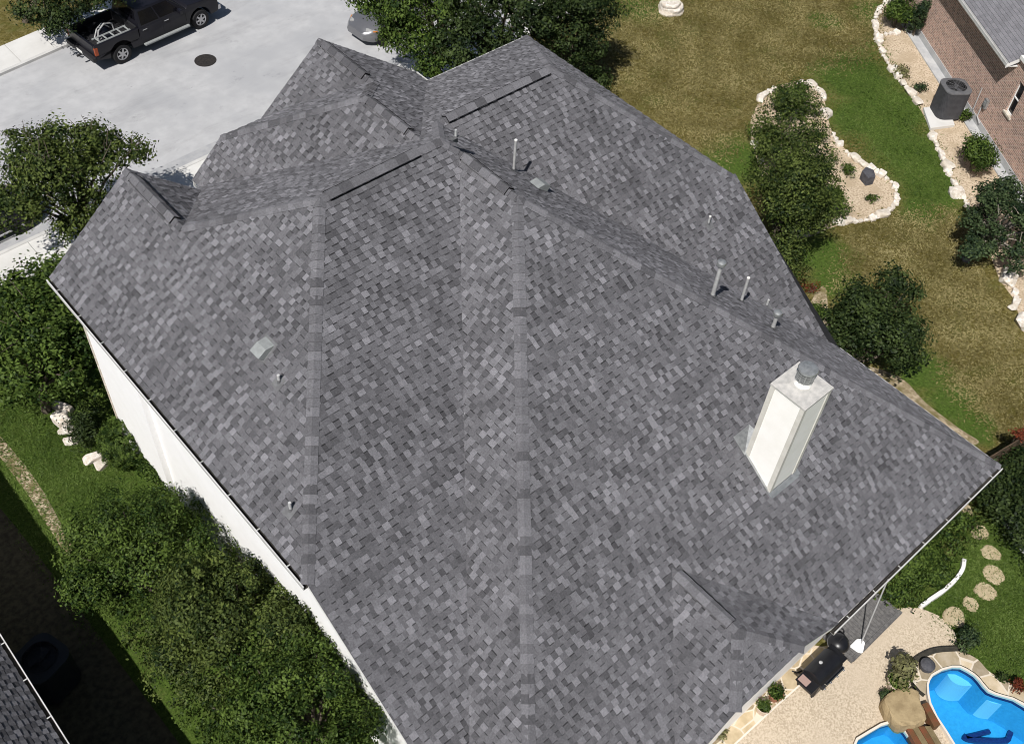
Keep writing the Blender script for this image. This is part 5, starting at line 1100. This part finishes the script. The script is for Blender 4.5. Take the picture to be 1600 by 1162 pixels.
for s in (-1, 1):
    for f0, f1, g0, g1 in ((.06, .44, .06, .46), (.47, .90, .49, .93)):
        mb = MB(); mb.add([face_pt(f0, .12, s), face_pt(f1, .12, s), face_pt(g1, .86, s), face_pt(g0, .86, s)], [(0, 1, 2, 3)]); bld(mb, 'side_window', MT['glass'])
    for fx in (.10, .55):
        mb = MB(); c = face_pt(fx, 0, s); mb.box((c[0] + .02, s * (WID + .015), 1.10), (.11, .018, .022)); bld(mb, 'door_handle', MT['chrome'], bevel=.006)
    mb = MB(); mb.box(((cb0 + cb1) / 2 + .02, s * (WID + .04), .46), (1.12, .10, .035)); bld(mb, 'running_board', MT['hoodgrey'], bevel=.012)
    mb = MB(); mb.box((cb1 - .42, s * (WID + .13), 1.30), (.07, .12, .09)); bld(mb, 'wing_mirror', MT['truckpaint'], bevel=.03)
    mb = MB(); mb.box((xr_ - 1.10, s * (WID - .03), 1.0), (.075, .045, .17)); bld(mb, 'tail_light', MT['lamp_red'], bevel=.012)
    mb = MB(); mb.box((xf_ + .84, s * (WID - .17), 1.06), (.14, .15, .09)); bld(mb, 'headlight', MT['lamp_clear'], bevel=.02)
    for x in (cb0 + .02, (cb0 + cb1) / 2 - .05, cb1 - .10): mb = MB(); mb.box((x, s * (WID + .0005), .92), (.006, .004, .27)); bld(mb, 'door_gap', MT['black'])
    for x in (xr_, xf_): wheel(truck, x, s * (WID - .13), RW, .28, s)
mb = MB(); e = .006; mb.add([(cb1 - .09 + e, -.80, 1.27), (cb1 - .09 + e, .80, 1.27), (cb1 - .73 + e, .70, 1.86), (cb1 - .73 + e, -.70, 1.86)], [(0, 1, 2, 3)]); bld(mb, 'windscreen', MT['glass'])
mb = MB(); mb.add([(cb0 + .03 - e, -.78, 1.30), (cb0 + .03 - e, .78, 1.30), (cb0 + .12 - e, .68, 1.82), (cb0 + .12 - e, -.68, 1.82)], [(0, 1, 2, 3)]); bld(mb, 'rear_window', MT['glass'])
mb = MB(); mb.box((xr_ - 1.24, 0, .66), (.085, WID - .02, .09)); bld(mb, 'rear_bumper', MT['plastic'], bevel=.02)
mb = MB(); mb.box((xr_ - 1.329, 0, .68), (.004, .20, .06)); bld(mb, 'number_plate', MT['lamp_clear'])
mb = MB(); mb.box((xr_ - 1.4, 0, .5), (.10, .04, .03)); bld(mb, 'tow_hitch', MT['plastic'])
mb = MB(); mb.box((xf_ + 1.03, 0, .64), (.08, WID - .03, .12)); bld(mb, 'front_bumper', MT['chrome'], bevel=.03)
mb = MB(); mb.box((xf_ + .985, 0, .95), (.03, .58, .14)); bld(mb, 'grille', MT['plastic'])
# cargo in the bed
def to_world(x, y, z): return truck.matrix_basis @ Vector((x, y, z))
mb = MB()
for y in (-.74, -.36): mb.tube([to_world(xr_ - .85, y, 1.16), to_world(xr_ + .72, y, 1.16)], .038, 6)
for k in range(5): x = xr_ - .7 + k * .34; mb.tube([to_world(x, -.74, 1.16), to_world(x, -.36, 1.16)], .035, 6)
tag(mb.build('ladder', MT['hoodgrey']), 'short silver ladder lying in the pickup bed', 'ladder')
mb = MB(); mb.tube([to_world(xr_ - .5, -.15, .88), to_world(xr_ - .35, -.1, 1.25), to_world(xr_, 0, 1.38), to_world(xr_ + .35, .02, 1.25), to_world(xr_ + .4, .02, .9)], .035, 8); mb.tube([to_world(xr_ - .5, .1, .88), to_world(xr_ - .3, .14, 1.18), to_world(xr_, .2, 1.3), to_world(xr_ + .3, .22, 1.0)], .03, 8)
mb.tube([to_world(xr_ - .5, -.15, .88), to_world(xr_ + .4, .02, .9)], .03, 6)
tag(mb.build('hand_truck', MT['pvc'], smooth=True), 'bent silver tube frame beside the ladder in the bed', 'cart')
# ---- rounded cars
def car(label, loc, rz, paint, LEN=4.6, WD_=.92, HT=1.5, name='parked_car'):
    r = tag(empty(name, (loc[0], loc[1], 0), rz), label, 'car'); B = lambda mb, n, m, **k: mb.build(n, m, r, world=False, **k)
    wb_ = LEN * .60; xr, xf = -wb_ / 2, wb_ / 2; Rw = .34; x0, x1 = -LEN / 2, LEN / 2
    # body lofted through plan sections so that nose and tail are rounded
    secs = []
    for t in np.linspace(0, 1, 25):
        x = x0 + LEN * t; e = min(t, 1 - t) * LEN; k = 1 - (1 - min(1, e / .75)) ** 2.4 * .42
        zt_ = .98 - (.28 * (1 - min(1, (1 - t) * LEN / 1.3)) ** 1.6) - (.14 * (1 - min(1, t * LEN / .6)) ** 2); zb = .26 + .12 * (1 - min(1, e / .4))
        w_ = WD_ * k; secs.append([(x, -w_ * .90, zb), (x, -w_, .52), (x, -w_ * .97, zt_ - .12), (x, -w_ * .80, zt_), (x, 0, zt_ + .035), (x, w_ * .80, zt_), (x, w_ * .97, zt_ - .12), (x, w_, .52), (x, w_ * .90, zb)])
    mb = MB(); m_ = 9; mb.add([q for s in secs for q in s], [(i * m_ + k, i * m_ + (k + 1) % m_, (i + 1) * m_ + (k + 1) % m_, (i + 1) * m_ + k) for i in range(24) for k in range(m_)] + [tuple(range(m_)), tuple(24 * m_ + k for k in range(m_))[::-1]])
    B(mb, 'body', paint, smooth=True)
    mb = MB(); P = frust(mb, x0 + .55, x1 - 1.25, WD_ * .84, .95, x0 + 1.0, x1 - 2.15, WD_ * .64, HT); B(mb, 'cabin', paint, bevel=.05, smooth=True)
    V = Vector
    def q4(a, b, c, d, i0, i1, j0, j1, off):
        a, b, c, d = V(a), V(b), V(c), V(d); f = lambda u, v: (a.lerp(b, u)).lerp(d.lerp(c, u), v); n = (b - a).cross(d - a).normalized() * off; return [f(i0, j0) + n, f(i1, j0) + n, f(i1, j1) + n, f(i0, j1) + n]
    for nm, (a, b, c, d) in (('windscreen', (P[1], P[2], P[6], P[5])), ('rear_window', (P[3], P[0], P[4], P[7]))):
        mb = MB(); mb.add(q4(a, b, c, d, .06, .94, .1, .92, .005), [(0, 1, 2, 3)]); B(mb, nm, MT['glass'])
    for a, b, c, d in ((P[0], P[1], P[5], P[4]), (P[2], P[3], P[7], P[6])):
        for i0, i1 in ((.08, .48), (.51, .90)): mb = MB(); mb.add(q4(a, b, c, d, i0, i1, .12, .9, .005), [(0, 1, 2, 3)]); B(mb, 'side_window', MT['glass'])
    for s in (-1, 1):
        for x in (xr, xf):
            wheel(r, x, s * (WD_ - .10), Rw, .22, s); mb = MB(); V_ = [(x + (Rw + .07) * math.cos(a), s * (WD_ + .003), Rw + (Rw + .07) * math.sin(a)) for a in [2 * math.pi * k / 24 for k in range(24)]]; mb.add([(a_, b_ * .995, c_) for a_, b_, c_ in V_], [tuple(range(24))]); B(mb, 'wheel_well', MT['black'])
        mb = MB(); mb.box((x1 - .40, s * WD_ * .64, .765), (.20, .10, .06), rz=-s * .6); B(mb, 'headlight', MT['lamp_dull'], bevel=.03)
        mb = MB(); mb.box((x1 - .50, s * WD_ * .84, .74), (.10, .06, .045), rz=-s * .6); B(mb, 'indicator', MT['lamp_amber'], bevel=.012)
        mb = MB(); mb.box((x0 + .10, s * WD_ * .60, .78), (.08, .18, .09), rz=s * .3); B(mb, 'tail_light', MT['lamp_red'], bevel=.02)
        mb = MB(); mb.box((x1 - 1.75, s * (WD_ + .08), 1.0), (.07, .10, .07)); B(mb, 'wing_mirror', paint, bevel=.03)
        mb = MB(); mb.box((.0, s * (WD_ + .012), .34), (1.0, .02, .03)); B(mb, 'side_trim', MT['slab'], bevel=.006)
    mb = MB(); mb.box((x1 - .045, 0, .50), (.03, .42, .09)); B(mb, 'grille', MT['plastic'], bevel=.01)
    return r
nose = at(555, 50, .5); car('silver car with its nose showing under the leafy front tree', (nose.x + 2.22, nose.y + .05), math.pi + .06, MT['silverpaint'])
wh = at(40, 366); car('dark parked car half hidden under the twiggy street tree', (wh.x - 1.42, wh.y + .95), .06, MT['darkpaint'], 4.7, .94, 1.6)
